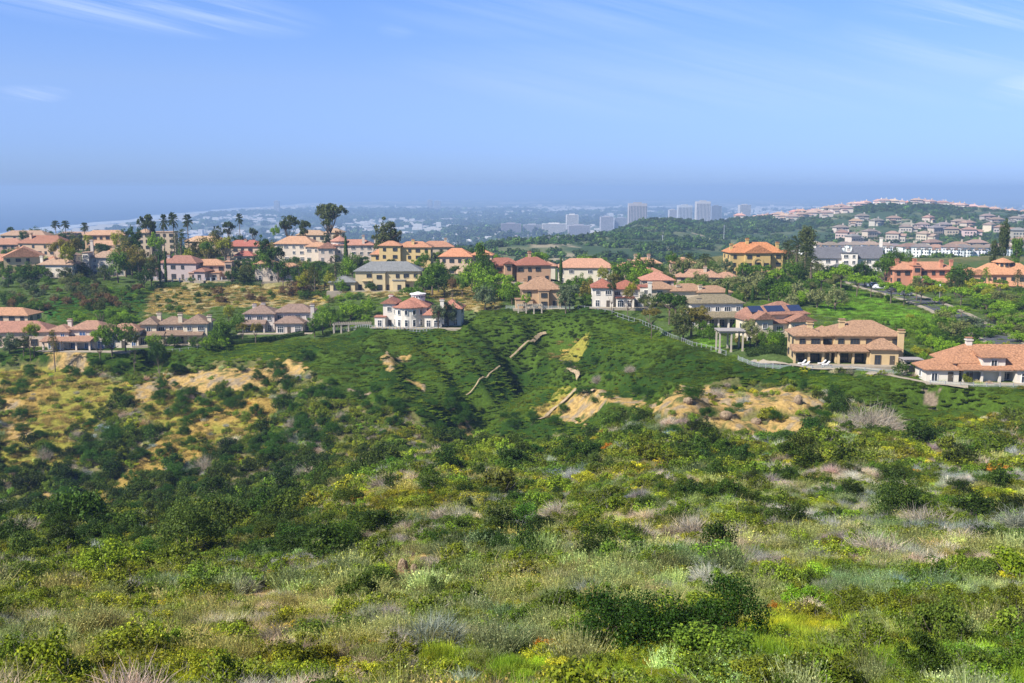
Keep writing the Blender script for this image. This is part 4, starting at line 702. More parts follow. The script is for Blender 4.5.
TREES = [
 ('fanpalm', 163, 215, 520, 8, 'pd'), ('fanpalm', 172.5, 213, 520, 9, 'pd'), ('fanpalm', 187, 215, 520, 9, 'pd'), ('fanpalm', 55, 221, 620, 8, 'pd'), ('fanpalm', 65, 221, 620, 8, 'pd'), ('fanpalm', 84, 223, 620, 8, 'pd'), ('fanpalm', 239, 214, 570, 7, 'pd'),
 ('datepalm', 180, 224, 500, 22, 'pd'), ('pine', 132, 220, 480, 24, 'dk'), ('gum', 148, 214, 510, 20, 'pd'), ('bushy', 124, 240, 450, 26, 'warm'), ('bushy', 116, 247, 436, 24, 'md'), ('bushy', 137, 244, 436, 20, 'warm'), ('round', 128, 234, 480, 20, 'gum'),
 ('round', 57, 238, 446, 20, 'warm'), ('round', 74, 237, 446, 20, 'warm'), ('bushy', 66, 243, 442, 16, 'yl'), ('round', 87, 234, 520, 12, 'yl'), ('bushy', 118, 230, 500, 14, 'yl'), ('bushy', 155, 231, 500, 18, 'br'), ('round', 10, 226, 625, 8, 'dk'), ('bushy', 36, 226, 640, 14, 'dk'), ('bushy', 46, 227, 630, 16, 'dk'), ('bushy', 72, 229, 590, 20, 'pd'), ('bushy', 60, 230, 590, 16, 'dk'), ('bushy', 24, 229, 585, 10, 'dk'),
 ('bushy', 198, 238, 505, 18, 'warm'), ('bushy', 213, 232, 500, 26, 'warm'), ('round', 224, 236, 495, 18, 'yl'), ('round', 206, 240, 470, 14, 'md'), ('pine', 216, 224, 560, 14, 'pd'), ('gum', 228, 222, 560, 14, 'pd'), ('bushy', 188, 247, 470, 12, 'yl'), ('gum', 253, 228, 570, 10, 'pd'), ('bushy', 238, 232, 560, 14, 'dk'),
 ('cypress', 158.5, 248, 425, 3, 'dk'), ('cypress', 164.5, 248, 425, 3, 'dk'), ('pine', 263, 234, 436, 22, 'dk'), ('bushy', 262, 248, 426, 22, 'md'), ('round', 277, 245, 424, 20, 'dk'), ('bushy', 282, 256, 418, 20, 'dk'), ('bushy', 244, 262, 424, 22, 'pd'), ('bushy', 231, 266, 424, 14, 'dk'), ('bushy', 150, 258, 424, 18, 'pd'), ('bushy', 143, 266, 420, 18, 'dk'),
 ('gum', 288, 216, 530, 26, 'pd'), ('gum', 304, 221, 520, 16, 'pd'), ('bushy', 275, 224, 530, 10, 'br'), ('gum', 330, 203, 560, 34, 'gum'), ('gum', 327, 205, 566, 26, 'gum'), ('pine', 338, 229, 555, 14, 'brn'), ('pine', 326, 230, 550, 10, 'pd'),
 ('cypress', 345.5, 236, 470, 5, 'dk'), ('pine', 387, 216, 482, 32, 'gum'), ('pine', 380, 226, 478, 26, 'gum'), ('pine', 394, 224, 486, 24, 'gum'), ('bushy', 352, 250, 440, 20, 'md'), ('bushy', 346, 257, 420, 16, 'br'), ('bushy', 358, 254, 440, 14, 'pd'), ('bushy', 324, 262, 412, 18, 'md'), ('bushy', 312, 266, 410, 18, 'warm'), ('bushy', 302, 272, 405, 14, 'yl'), ('bushy', 298, 264, 415, 16, 'dk'), ('bushy', 306, 258, 420, 16, 'md'), ('bushy', 330, 270, 400, 14, 'yl'), ('datepalm', 335, 250, 405, 22, 'pd'), ('datepalm', 314, 258, 405, 14, 'pd'), ('bushy', 340, 277, 398, 12, 'br'),
 ('round', 432, 262, 386, 26, 'md'), ('bushy', 444, 268, 384, 22, 'dk'), ('round', 425, 272, 378, 22, 'md'), ('bushy', 438, 258, 395, 20, 'md'), ('bushy', 452, 276, 372, 12, 'brn'), ('tallgum', 480, 240, 420, 16, 'md'), ('bushy', 472, 256, 400, 26, 'br'), ('bushy', 484, 252, 405, 22, 'dk'), ('bushy', 476, 265, 388, 28, 'br'), ('bushy', 490, 262, 392, 18, 'md'), ('bushy', 462, 274, 380, 14, 'md'), ('umbrella', 500, 272, 368, 36, 'br'), ('bushy', 490, 280, 362, 28, 'md'), ('bushy', 508, 276, 360, 26, 'br'), ('bushy', 512, 284, 354, 18, 'md'), ('bushy', 440, 248, 500, 18, 'pd'), ('bushy', 412, 246, 500, 18, 'md'), ('bushy', 424, 250, 440, 14, 'md'),
 ('olive', 485, 284, 346, 24, 'bg'), ('olive', 448, 300, 330, 22, 'bg'), ('olive', 438, 302, 326, 18, 'bg'), ('olive', 458, 300, 334, 14, 'bg'), ('umbrella', 570, 282, 338, 26, 'bg'), ('olive', 566, 286, 336, 22, 'bg'), ('bushy', 588, 277, 352, 20, 'warm'), ('bushy', 580, 272, 370, 18, 'md'), ('bushy', 596, 284, 346, 14, 'warm'), ('bushy', 586, 292, 338, 14, 'md'), ('bushy', 526, 292, 340, 10, 'br'),
 ('bushy', 602, 266, 395, 12, 'yl'), ('bushy', 622, 258, 410, 24, 'md'), ('bushy', 636, 252, 415, 26, 'md'), ('bushy', 640, 262, 400, 26, 'br'), ('cypress', 561, 256, 410, 4, 'dk'), ('bushy', 612, 280, 331, 10, 'pd'), ('bushy', 632, 280, 332, 12, 'yl'), ('bushy', 628, 286, 328, 12, 'warm'), ('bushy', 645, 290, 330, 14, 'pd'), ('bushy', 650, 296, 322, 12, 'ol'),
 ('umbrella', 670, 291, 312, 36, 'dk'), ('umbrella', 676, 293, 309, 26, 'dk'), ('umbrella', 652, 307, 298, 20, 'warm'), ('pine', 692, 303, 286, 34, 'warm'), ('bushy', 684, 306, 284, 28, 'gum'), ('pine', 700, 302, 290, 28, 'warm'), ('bushy', 704, 318, 280, 18, 'md'), ('bushy', 710, 324, 276, 14, 'md'),
 ('olive', 751, 318, 262, 20, 'gy'), ('bushy', 757, 326, 260, 18, 'ol'), ('bushy', 768, 326, 258, 22, 'md'), ('bushy', 779, 328, 254, 18, 'md'), ('bushy', 786, 334, 250, 14, 'dk'), ('bushy', 774, 334, 252, 16, 'br'),
 ('cypress', 727, 284, 330, 4, 'dk'), ('cypress', 683, 262, 400, 4, 'dk'), ('cypress', 753, 286, 340, 4, 'dk'),
 ('datepalm', 798, 230, 428, 26, 'pd'), ('datepalm', 789, 236, 436, 20, 'pd'), ('datepalm', 806, 240, 420, 26, 'pd'), ('datepalm', 812, 252, 398, 26, 'pd'), ('tallgum', 808, 226, 455, 24, 'gum'), ('bushy', 790, 258, 405, 22, 'md'), ('bushy', 800, 262, 400, 18, 'dk'), ('tallgum', 775, 244, 470, 10, 'pd'),
 ('umbrella', 746, 262, 400, 22, 'md'), ('umbrella', 762, 263, 400, 22, 'md'), ('umbrella', 778, 268, 385, 24, 'br'), ('umbrella', 822, 270, 372, 26, 'br'), ('umbrella', 842, 264, 376, 28, 'br'), ('bushy', 866, 258, 392, 22, 'dk'), ('round', 860, 262, 388, 16, 'dk'), ('umbrella', 858, 273, 362, 24, 'br'), ('umbrella', 872, 274, 360, 22, 'br'), ('umbrella', 892, 280, 344, 30, 'br'), ('umbrella', 905, 284, 336, 22, 'br'), ('bushy', 886, 250, 410, 22, 'md'), ('bushy', 898, 247, 415, 20, 'dk'), ('bushy', 908, 250, 412, 14, 'md'),
 ('olive', 918, 275, 350, 18, 'ol'), ('umbrella', 922, 285, 338, 20, 'yl'), ('umbrella', 936, 284, 340, 20, 'yl'), ('bushy', 942, 280, 356, 14, 'br'), ('bushy', 958, 262, 380, 20, 'md'), ('bushy', 966, 264, 376, 20, 'dk'), ('bushy', 956, 272, 370, 16, 'pd'), ('umbrella', 944, 295, 322, 22, 'br'), ('umbrella', 962, 286, 336, 26, 'br'), ('umbrella', 982, 292, 330, 22, 'br'), ('umbrella', 962, 305, 306, 26, 'br'), ('olive', 998, 290, 338, 30, 'ol'), ('olive', 1014, 292, 336, 26, 'ol'), ('umbrella', 998, 302, 312, 26, 'br'), ('bushy', 1018, 300, 318, 22, 'pd'), ('bushy', 1006, 312, 296, 22, 'br'), ('bushy', 1020, 318, 288, 22, 'md'), ('olive', 975, 316, 282, 36, 'bg'), ('olive', 960, 320, 278, 26, 'ol'), ('bushy', 1000, 322, 276, 28, 'br'), ('bushy', 1022, 330, 262, 26, 'br'), ('bushy', 985, 326, 270, 22, 'md'),
 ('tallgum', 1006, 218, 440, 16, 'pd'), ('tallgum', 995, 240, 430, 14, 'pd'), ('tallgum', 1018, 236, 435, 16, 'md'), ('bushy', 1014, 256, 425, 16, 'md'), ('datepalm', 987, 264, 376, 10, 'br'), ('datepalm', 1019, 266, 372, 10, 'pd'),
 ('olive', 700, 262, 420, 24, 'gy'), ('olive', 684, 256, 430, 26, 'ol'), ('olive', 716, 266, 410, 24, 'gy'), ('olive', 700, 272, 385, 30, 'ol'), ('olive', 722, 278, 372, 28, 'gy'), ('olive', 736, 274, 380, 24, 'gy'), ('olive', 758, 272, 366, 28, 'gy'), ('olive', 748, 282, 350, 26, 'ol'), ('round', 770, 276, 348, 26, 'dk'), ('bushy', 780, 282, 340, 24, 'md'), ('olive', 798, 282, 346, 26, 'gy'), ('olive', 818, 288, 332, 26, 'gy'), ('olive', 836, 286, 328, 30, 'gy'), ('bushy', 736, 290, 330, 18, 'md'), ('olive', 728, 258, 420, 16, 'bg'), ('datepalm', 706, 250, 430, 20, 'pd'), ('datepalm', 690, 250, 440, 14, 'pd'), ('bushy', 672, 250, 440, 14, 'md'), ('bushy', 650, 256, 430, 12, 'pd'),
 ('bushy', 158, 341, 292, 14, 'dk'), ('bushy', 222, 318, 325, 22, 'md'), ('bushy', 215, 326, 318, 18, 'md'), ('bushy', 236, 312, 335, 20, 'md'), ('bushy', 228, 304, 350, 12, 'yl'), ('round', 242, 322, 322, 12, 'warm'), ('round', 255, 322, 322, 14, 'warm'), ('bushy', 322, 308, 332, 18, 'br'), ('bushy', 314, 314, 328, 16, 'md'), ('bushy', 330, 303, 345, 18, 'md'), ('bushy', 110, 320, 304, 24, 'md'), ('bushy', 98, 325, 302, 16, 'br'), ('bushy', 124, 320, 306, 22, 'md'), ('bushy', 132, 328, 300, 14, 'pd'), ('round', 100, 300, 330, 14, 'pd'), ('bushy', 32, 322, 304, 14, 'br'), ('bushy', 8, 330, 306, 20, 'bg'), ('bushy', 22, 332, 304, 16, 'pd'), ('round', 28, 324, 303, 12, 'yl'), ('datepalm', 52, 324, 300, 12, 'warm'), ('bushy', 210, 322, 330, 14, 'br'), ('bushy', 350, 300, 350, 24, 'br'), ('bushy', 366, 296, 352, 20, 'br'), ('bushy', 338, 308, 342, 16, 'md'), ('umbrella', 412, 286, 362, 24, 'md')]
for tt in TREES: T(*tt)
ROADP = [(856, 289, 412), (872, 293, 392), (895, 297, 372), (918, 302, 352), (940, 309, 330), (962, 318, 306), (985, 329, 280), (1010, 342, 256)]
_r = np.array([at(*q)[:2] for q in ROADP]); ROADC = np.concatenate([_r[:-1]+(_r[1:]-_r[:-1])*t_ for t_ in np.linspace(0, 1, 9)])
# garden trees filling the gardens between the houses
def fillpts(poly, n_, dmin, dmax, sp_, rg):
    out = []; xs = [p[0] for p in poly]; ys_ = [p[1] for p in poly]; tries = 0
    while len(out) < n_ and tries < n_*60:
        tries += 1; px, py = rg.uniform(min(xs), max(xs)), rg.uniform(min(ys_), max(ys_))
        if not inpoly(px, py, poly): continue
        gx, gy, gz = ground(px, py, dmin)
        if gy > dmax or in_house(np.array(gx), np.array(gy), .5): continue
        if np.min(np.hypot(ROADC[:, 0]-gx, ROADC[:, 1]-gy)) < 7.5: continue
        if any((gx-q[0])**2+(gy-q[1])**2 < sp_*sp_ for q in out): continue
        out.append((gx, gy, gz, px, py))
    return out
FILL = [
 ([(640, 268), (850, 270), (850, 300), (800, 306), (740, 300), (660, 296)], 46, 'bushy olive round', 'md br dk ol', 3.5, 6, 4), ([(960, 322), (1024, 300), (1024, 345), (990, 345)], 18, 'umbrella bushy', 'br md', 3.4, 5.2, 4.4), ([(480, 280), (640, 280), (640, 306), (480, 304)], 22, 'bushy round', 'md br dk warm', 3, 5.5, 4), ([(30, 288), (150, 288), (140, 318), (40, 312)], 20, 'bushy round', 'md dk brn gum', 2.6, 5, 3.6),
 ([(792, 367), (905, 368), (905, 371.5), (792, 370)], 18, 'bushy olive', 'md br ol', .8, 1.5, 1.2), ([(340, 326), (450, 322), (450, 328), (340, 331)], 10, 'bushy', 'md br', 1, 1.8, 2),
 ([(0, 268), (150, 270), (150, 281), (0, 281)], 26, 'bushy round', 'md dk pd warm br', 6.0, 9.0, 5.5), ([(150, 268), (330, 268), (340, 280), (150, 279)], 20, 'bushy round', 'md dk pd warm', 5.0, 7.5, 6), ([(0, 250), (330, 250), (330, 262), (0, 262)], 34, 'bushy round', 'md dk pd warm', 6.5, 9.5, 7), ([(0, 338), (230, 338), (230, 350), (0, 352)], 16, 'bushy', 'md dk br', 3.2, 5.0, 4), ([(330, 262), (640, 258), (640, 275), (400, 275)], 22, 'bushy round', 'md br dk', 5.5, 8.5, 6), ([(590, 275), (740, 285), (720, 300), (600, 296)], 18, 'bushy', 'md br warm', 4, 6.5, 5),
 ([(0, 268), (110, 268), (110, 286), (0, 290)], 34, 'bushy olive', 'dk pd md ol', 3.2, 5.0, 3.0), ([(0, 284), (70, 280), (90, 300), (0, 304)], 42, 'olive', 'bg gy', 2.0, 3.4, 2.4), ([(70, 280), (150, 280), (150, 292), (80, 296)], 22, 'bushy', 'yl br md', 1.6, 3.0, 2.6),
 ([(0, 300), (40, 300), (45, 322), (0, 322)], 16, 'bushy', 'md brn dk', 2.6, 4.5, 3), ([(40, 312), (150, 316), (130, 326), (40, 330)], 20, 'bushy', 'md br', 2.4, 4.0, 3), ([(70, 288), (125, 290), (110, 310), (80, 310)], 12, 'bushy', 'brn pd gum', 2.8, 5.0, 3.4),
 ([(640, 262), (740, 262), (760, 285), (690, 285)], 24, 'olive bushy', 'ol gy md', 3, 5, 3.6), ([(730, 275), (840, 280), (830, 300), (800, 312), (740, 292)], 34, 'olive bushy', 'gy ol md br', 3, 5, 3.6), ([(840, 316), (905, 316), (960, 338), (1024, 352), (1024, 372), (925, 372), (905, 345), (860, 326)], 46, 'bushy', 'br br md yl', 1.6, 2.7, 2.6),
 ([(905, 326), (960, 342), (950, 354), (920, 345)], 16, 'bushy', 'md br dk', 2.5, 4, 3.0), ([(930, 322), (1024, 322), (1024, 345), (950, 340)], 26, 'bushy olive', 'br ol md', 3, 5.5, 4), ([(850, 276), (1024, 288), (1024, 315), (990, 318), (960, 300), (880, 280)], 26, 'umbrella bushy', 'br yl md', 4, 6, 5), ([(700, 262), (850, 262), (850, 280), (720, 280)], 18, 'bushy', 'md dk', 3, 5, 4),
 ([(400, 285), (470, 285), (470, 300), (440, 305)], 14, 'bushy', 'yl br ol', 1.4, 2.6, 3), ([(490, 284), (590, 284), (590, 300), (500, 304)], 14, 'bushy', 'md br', 2.5, 4, 3.5), ([(300, 292), (370, 296), (370, 325), (335, 325), (305, 310)], 24, 'bushy', 'br md', 2, 3.8, 3), ([(225, 258), (450, 250), (520, 262), (450, 285), (240, 275)], 40, 'bushy round', 'md br pd dk', 3.5, 6, 4),
 ([(0, 245), (230, 245), (230, 262), (0, 262)], 44, 'bushy round', 'md pd warm dk', 3.5, 6.5, 5), ([(640, 300), (760, 326), (740, 345), (660, 318)], 20, 'bushy', 'md br warm ol', 2.0, 3.6, 3), ([(800, 285), (856, 282), (900, 300), (850, 312), (812, 310)], 14, 'bushy', 'ol br', 2.0, 3.2, 3), ([(908, 362), (940, 366), (1024, 380), (1024, 386), (930, 376)], 16, 'bushy', 'md ol', 1.2, 2.2, 2)]
rg2 = np.random.default_rng(99)
for poly, n_, kinds, cols, h0, h1, sp_ in FILL:
    for (gx, gy, gz, px, py) in fillpts(poly, n_, 200, 700, sp_, rg2):
        k = str(rg2.choice(kinds.split())); c_ = str(rg2.choice(cols.split())); ht = rg2.uniform(h0, h1)
        tree(k, gx, gy, ht, ht*rg2.uniform(.95, 1.25), tuple(np.array(G_[c_])*rg2.uniform(.8, 1.25)), ('small ' if ht < 3.2 else '')+DN[c_]+' garden '+('bush' if ht < 3 else 'tree'), 'garden trees and bushes around the villas', sink=.1)
_gb = sorted([a for a in AUTO if a[0].name.startswith('low_garden_plant')], key=lambda a: a[0].scale[2]/a[4])
for a in _gb[:max(0, len(_gb)-262)]:
    AUTO.remove(a)
    for ch_ in list(a[0].children): bpy.data.objects.remove(ch_)
    bpy.data.objects.remove(a[0])
# brown and green bushes dotted on the dry terraces
TER = [(218, 292, 14, 'brn'), (222, 300, 12, 'brn'), (208, 293, 8, 'dk'), (198, 294, 8, 'dk'), (250, 297, 12, 'brn'), (262, 299, 10, 'brn'), (288, 293, 18, 'brn'), (300, 290, 20, 'brn'), (306, 297, 14, 'dk'), (270, 292, 8, 'md'), (243, 289, 7, 'md'), (329, 291, 9, 'md'), (344, 289, 12, 'md'), (331, 300, 9, 'ol'), (175, 296, 6, 'md'), (185, 287, 7, 'md'), (160, 304, 5, 'dk'), (200, 307, 8, 'ol'), (192, 284, 8, 'md'), (236, 302, 7, 'yl'), (170, 308, 10, 'md'), (180, 310, 12, 'md'), (372, 288, 14, 'dk'), (420, 292, 14, 'md'), (428, 296, 10, 'md'), (103, 300, 16, 'brn'), (96, 294, 14, 'gum'), (86, 292, 16, 'gum'), (18, 300, 14, 'brn'), (30, 306, 12, 'brn')]
for (px, py, wp, c_) in TER:
    gx, gy, gz = ground(px, py+3, 200); wm_ = wp*gy/F
    tree('bushy', gx, gy, wm_*.8, wm_/1.1, G_[c_], 'rounded '+DN[c_]+' bush', 'bushes on the dry terraces', sink=.3)
# ------------------------------------------------------------------ standing shrubs on the slopes, each its own thing
SHM = {}
def sproto(kind, v, inst=False, lod=1.0):
    if not inst and lod == 1.0 and kind in ('dark', 'green'): lod = 2.2
    k = (kind, v, inst, lod)
    if k not in SHM: SHM[k] = shrub(kind, 100+v*7+hash_(kind), inst, lod)
    return SHM[k]
def bush(kind, x, y, rx, rz, col, desc, group, name='shrub', label=None, sink=.12, var=None):
    me_ = sproto(kind, random.randrange(4) if var is None else var); z = float(h(x, y))-sink*rz
    o_ = link(name, me_, None, (x, y, z), random.uniform(0, 6.28), col, (rx, rx*random.uniform(.85, 1.1), rz))
    if label: prop(o_, label, 'shrub', group)
    else: auto(o_, desc, x, y, z, 'shrub', group)
    return o_
DARKP = [([(60, 372), (130, 368), (128, 378), (70, 378)], 8, 3, 10), ([(0, 405), (60, 445), (120, 400), (190, 398), (250, 380), (330, 385), (350, 420), (330, 450), (250, 480), (160, 520), (0, 525)], 105, 3.4, 12),
         ([(130, 370), (250, 372), (290, 395), (200, 410), (150, 400)], 14, 3, 10), ([(0, 360), (35, 370), (30, 395), (0, 400)], 8, 3, 10), ([(330, 385), (460, 400), (470, 432), (400, 440), (330, 430)], 24, 3, 11), ([(555, 360), (640, 350), (650, 400), (560, 425)], 12, 2.6, 7), ([(640, 392), (830, 385), (830, 430), (640, 440)], 11, 2.0, 6), ([(150, 316), (150, 288), (240, 285), (340, 286), (340, 297), (215, 304)], 34, 1.7, 5), ([(470, 400), (560, 420), (560, 440), (470, 440)], 10, 2.5, 8)]
rg3 = np.random.default_rng(5)
for poly, n_, r0, wpx in DARKP:
    for (gx, gy, gz, px, py) in fillpts(poly, n_, 120, 445, r0, rg3):
        r_ = r0*rg3.uniform(.6, 1.15)*.8; dk = rg3.random() < .8
        bush('dark' if dk else 'green', gx, gy, r_, r_*rg3.uniform(.7, 1.0), tuple(np.array((.020, .060, .007) if dk else (.07, .12, .018))*rg3.uniform(.75, 1.3)), ('tall ' if r_ > 2.3 else 'low ')+('dark green shrub' if dk else 'olive green shrub'), 'dark shrubs across the ravine slopes')
for (px, py, wp, hp) in [(835, 407, 26, 26), (803, 392, 12, 14), (158, 366, 24, 26), (275, 372, 26, 12), (568, 372, 14, 12), (470, 330, 8, 6), (515, 428, 18, 10), (640, 425, 26, 12), (242, 372, 14, 6), (307, 360, 20, 12), (505, 325, 9, 7), (420, 346, 10, 6)]:
    gx, gy, gz = ground(px, py, 140); wm_ = wp*gy/F; bush('dark', gx, gy, wm_/2.2, hp*gy/F/1.5, (.018, .052, .009), 'dark rounded shrub', 'dark shrubs across the ravine slopes')
for (px, py, wp, hp) in [(868, 433, 62, 34), (846, 430, 34, 20), (884, 428, 40, 26), (228, 448, 22, 14), (288, 440, 16, 14), (292, 430, 12, 16), (205, 470, 30, 18), (310, 478, 42, 16), (78, 440, 16, 12), (45, 460, 16, 16), (715, 398, 22, 12), (598, 382, 14, 8), (20, 535, 46, 22), (340, 420, 16, 10), (630, 372, 12, 8), (925, 530, 60, 26), (735, 545, 60, 26), (880, 560, 70, 30), (690, 535, 50, 22), (640, 545, 40, 30), (445, 520, 40, 16), (560, 520, 50, 18)]:
    gx, gy, gz = ground(px, py, 40); wm_ = wp*gy/F; bush('dead', gx, gy, wm_/1.75, hp*gy/F/.85, (.22, .22, .28), 'grey leafless thicket', 'bare grey thickets among the scrub', name='dead_thicket')
# the big dark toyon bush close to the viewer and its neighbours
NEAR = [(604, 634, 2.6, 2.9, 0), (648, 640, 2.8, 3.3, 1), (692, 640, 2.3, 2.7, 2), (733, 632, 2.3, 3.5, 3)]
bx, by, bz = ground(665, 648, 20)
root = bpy.data.objects.new('toyon_bush', None); COL.objects.link(root); root.location = (bx, by, bz); prop(root, 'big dark glossy green bush, largest in the foreground scrub', 'shrub')
for (px, py, rx, rz, v) in NEAR:
    gx, gy, gz = ground(px, py+14, 20); s_ = gy/35; link('foliage', sproto('dark', v, False, 2.0), root, (gx-bx, gy-by, gz-bz-.15), v*1.3, (.015, .043, .006), (rx*s_*.62, rx*s_*.6, rz*s_*.52))
sm = MB()
for k in range(16):
    a_ = k*.9; gx = (k-8)*.28; sm.tube([(gx, .5, -.3), (gx+.2*math.cos(a_), -.2, .7), (gx+.5*math.cos(a_), -.1+.3*math.sin(a_), 1.3)], [.045, .03, .012], 5)
link('stems', sm.mesh('stems', MT['bark']), root)
for (px, py, wp, hp, c_, k_, ds) in [(805, 612, 60, 30, (.09, .20, .015), 'green', 'bright lime green leafy shrub'), (775, 615, 20, 26, (.22, .11, .02), 'yellow', 'orange brown flowering shrub'), (895, 520, 60, 34, (.03, .06, .014), 'dark', 'dark olive shrub'), (760, 528, 60, 28, (.035, .065, .016), 'green', 'dark olive shrub'), (940, 650, 110, 60, (.055, .095, .018), 'green', 'olive green leafy shrub'), (440, 600, 40, 24, (.04, .07, .02), 'green', 'dark olive shrub'), (320, 640, 110, 30, (.05, .09, .014), 'green', 'dark olive shrub'), (715, 665, 150, 46, (.07, .13, .02), 'green', 'olive green leafy shrub'), (985, 590, 70, 36, (.06, .11, .02), 'green', 'olive green leafy shrub'), (30, 560, 70, 34, (.04, .075, .018), 'green', 'dark olive shrub'), (190, 555, 80, 40, (.045, .08, .02), 'dark', 'dark olive shrub'), (230, 520, 60, 30, (.04, .08, .018), 'green', 'dark olive shrub'), (660, 520, 40, 18, (.15, .10, .02), 'yellow', 'orange brown flowering shrub'), (575, 540, 40, 18, (.16, .15, .03), 'yellow', 'yellow green mounded shrub'), (480, 505, 60, 24, (.15, .17, .03), 'yellow', 'yellow green mounded shrub'), (270, 585, 60, 22, (.16, .12, .02), 'yellow', 'orange brown flowering shrub'), (600, 470, 50, 20, (.04, .07, .02), 'green', 'dark olive shrub'), (720, 470, 50, 20, (.04, .075, .018), 'green', 'dark olive shrub'), (375, 590, 60, 30, (.05, .09, .02), 'green', 'olive green leafy shrub')]:
    gx, gy, gz = ground(px, py, 20); wm_ = wp*gy/F; bush(k_, gx, gy, wm_/2.1, hp*gy/F/.95, c_, ds, 'shrubs standing in the foreground scrub')
# rocks
def rock(px, py, wp, hp, desc):
    gx, gy, gz = ground(px, py, 20); w_ = wp*gy/F/2; hh = hp*gy/F; mb = MB(); rr = np.random.default_rng(int(px)); w_ *= .6; hh *= .6; n1_, n2_ = 24, 14
    V = []; 
    for j in range(n2_+1):
        for i in range(n1_):
            th = math.pi*j/n2_; ph = 2*math.pi*i/n1_; d_ = np.array([math.sin(th)*math.cos(ph), math.sin(th)*math.sin(ph), math.cos(th)]); q = .55+.8*float(fbm(np.array(d_[0]*2.4+px), np.array(d_[1]*2.4+d_[2]*2.9), 5, 4)); q += rr.normal()*.012; q = min(q, .95)
            V.append((d_[0]*w_*q, d_[1]*w_*q*.8, d_[2]*hh*q*.8+hh*.25))
    Fc = [(j*n1_+i, (j+1)*n1_+i, (j+1)*n1_+(i+1) % n1_, j*n1_+(i+1) % n1_) for j in range(n2_) for i in range(n1_)]
    o_ = link('rock', mesh('rock', V, Fc, MT['rock']), None, (gx, gy, gz)); auto(o_, desc, gx, gy, gz, 'rock', 'rocks showing through the scrub')
for r_ in [(403, 572, 20, 24, 'tall weathered tan rock'), (414, 574, 14, 16, 'dark fissured rock'), (384, 574, 14, 7, 'small pale rock'), (612, 552, 10, 10, 'rusty orange rock'), (688, 404, 18, 10, 'tan rock'), (716, 398, 24, 9, 'tan rock'), (798, 404, 16, 14, 'tan rock'), (726, 418, 24, 12, 'tan rock'), (756, 424, 20, 10, 'tan rock'), (590, 546, 10, 7, 'small pale rock'), (570, 366, 10, 8, 'pinkish rock'), (860, 436, 30, 7, 'flat pale rock'), (482, 575, 10, 6, 'small pale rock')]: rock(*r_)

# ------------------------------------------------------------------ uncountable scrub: points that carry the plants
HID = bpy.data.collections.new('plant_kinds')
def scatter_obj(name, protos, PT, label_kind='stuff'):
    """PT: dict x,y,z,idx,scl(n,3),rot,tint"""
    coll = bpy.data.collections.new(name+'_kinds')
    for i, me_ in enumerate(protos):
        o_ = bpy.data.objects.new('plant_%02d' % i, me_); coll.objects.link(o_)
    n_ = len(PT['x']); me = bpy.data.meshes.new(name); me.vertices.add(n_); me.vertices.foreach_set('co', np.stack([PT['x'], PT['y'], PT['z']], 1).astype(np.float32).ravel())
    def A_(nm, ty, dat, key): a = me.attributes.new(nm, ty, 'POINT'); a.data.foreach_set(key, np.ascontiguousarray(dat).ravel())
    A_('idx', 'INT', PT['idx'].astype(np.int32), 'value'); A_('scl', 'FLOAT_VECTOR', PT['scl'].astype(np.float32), 'vector')
    A_('rot', 'FLOAT_VECTOR', np.stack([PT.get('tilt', np.zeros(n_)), np.zeros(n_), PT['rot']], 1).astype(np.float32), 'vector')
    A_('tint', 'FLOAT_COLOR', np.concatenate([PT['tint'], np.ones((n_, 1))], 1).astype(np.float32), 'color')
    me.update(); o_ = link(name, me); prop(o_, kind='stuff')
    ng = bpy.data.node_groups.new(name+'_scatter', 'GeometryNodeTree'); ng.interface.new_socket('Geometry', in_out='INPUT', socket_type='NodeSocketGeometry'); ng.interface.new_socket('Geometry', in_out='OUTPUT', socket_type='NodeSocketGeometry')
    gi = ng.nodes.new('NodeGroupInput'); go = ng.nodes.new('NodeGroupOutput'); ip = ng.nodes.new('GeometryNodeInstanceOnPoints'); ci = ng.nodes.new('GeometryNodeCollectionInfo')
    ci.inputs['Collection'].default_value = coll; ci.inputs['Separate Children'].default_value = True; ci.inputs['Reset Children'].default_value = True
    def na_(nm, ty): a = ng.nodes.new('GeometryNodeInputNamedAttribute'); a.data_type = ty; a.inputs[0].default_value = nm; return a.outputs[0]
    ng.links.new(gi.outputs[0], ip.inputs['Points']); ng.links.new(ci.outputs[0], ip.inputs['Instance']); ip.inputs['Pick Instance'].default_value = True
    ng.links.new(na_('idx', 'INT'), ip.inputs['Instance Index']); ng.links.new(na_('rot', 'FLOAT_VECTOR'), ip.inputs['Rotation']); ng.links.new(na_('scl', 'FLOAT_VECTOR'), ip.inputs['Scale']); ng.links.new(ip.outputs[0], go.inputs[0])
    md = o_.modifiers.new('scatter', 'NODES'); md.node_group = ng
    return o_
rs = np.random.default_rng(11)
def cand(y0, y1, dens, um=.62):
    A_ = um*(y1*y1-y0*y0); n_ = int(A_*dens); y = np.sqrt(rs.uniform(y0*y0, y1*y1, n_)); u = rs.uniform(-um, um, n_); x = u*y; z = h(x, y); px, py = pix(x, y, z); return x, y, z, px, py
def gauss(px, py, cx, cy, sx, sy): return np.exp(-((px-cx)/sx)**2-((py-cy)/sy)**2)
KINDS = ['green', 'dark', 'yellow', 'sage', 'dead', 'grass']
TINT = np.array([(.078, .118, .014), (.025, .050, .008), (.160, .195, .020), (.165, .205, .115), (.215, .23, .29), (.165, .240, .030)])
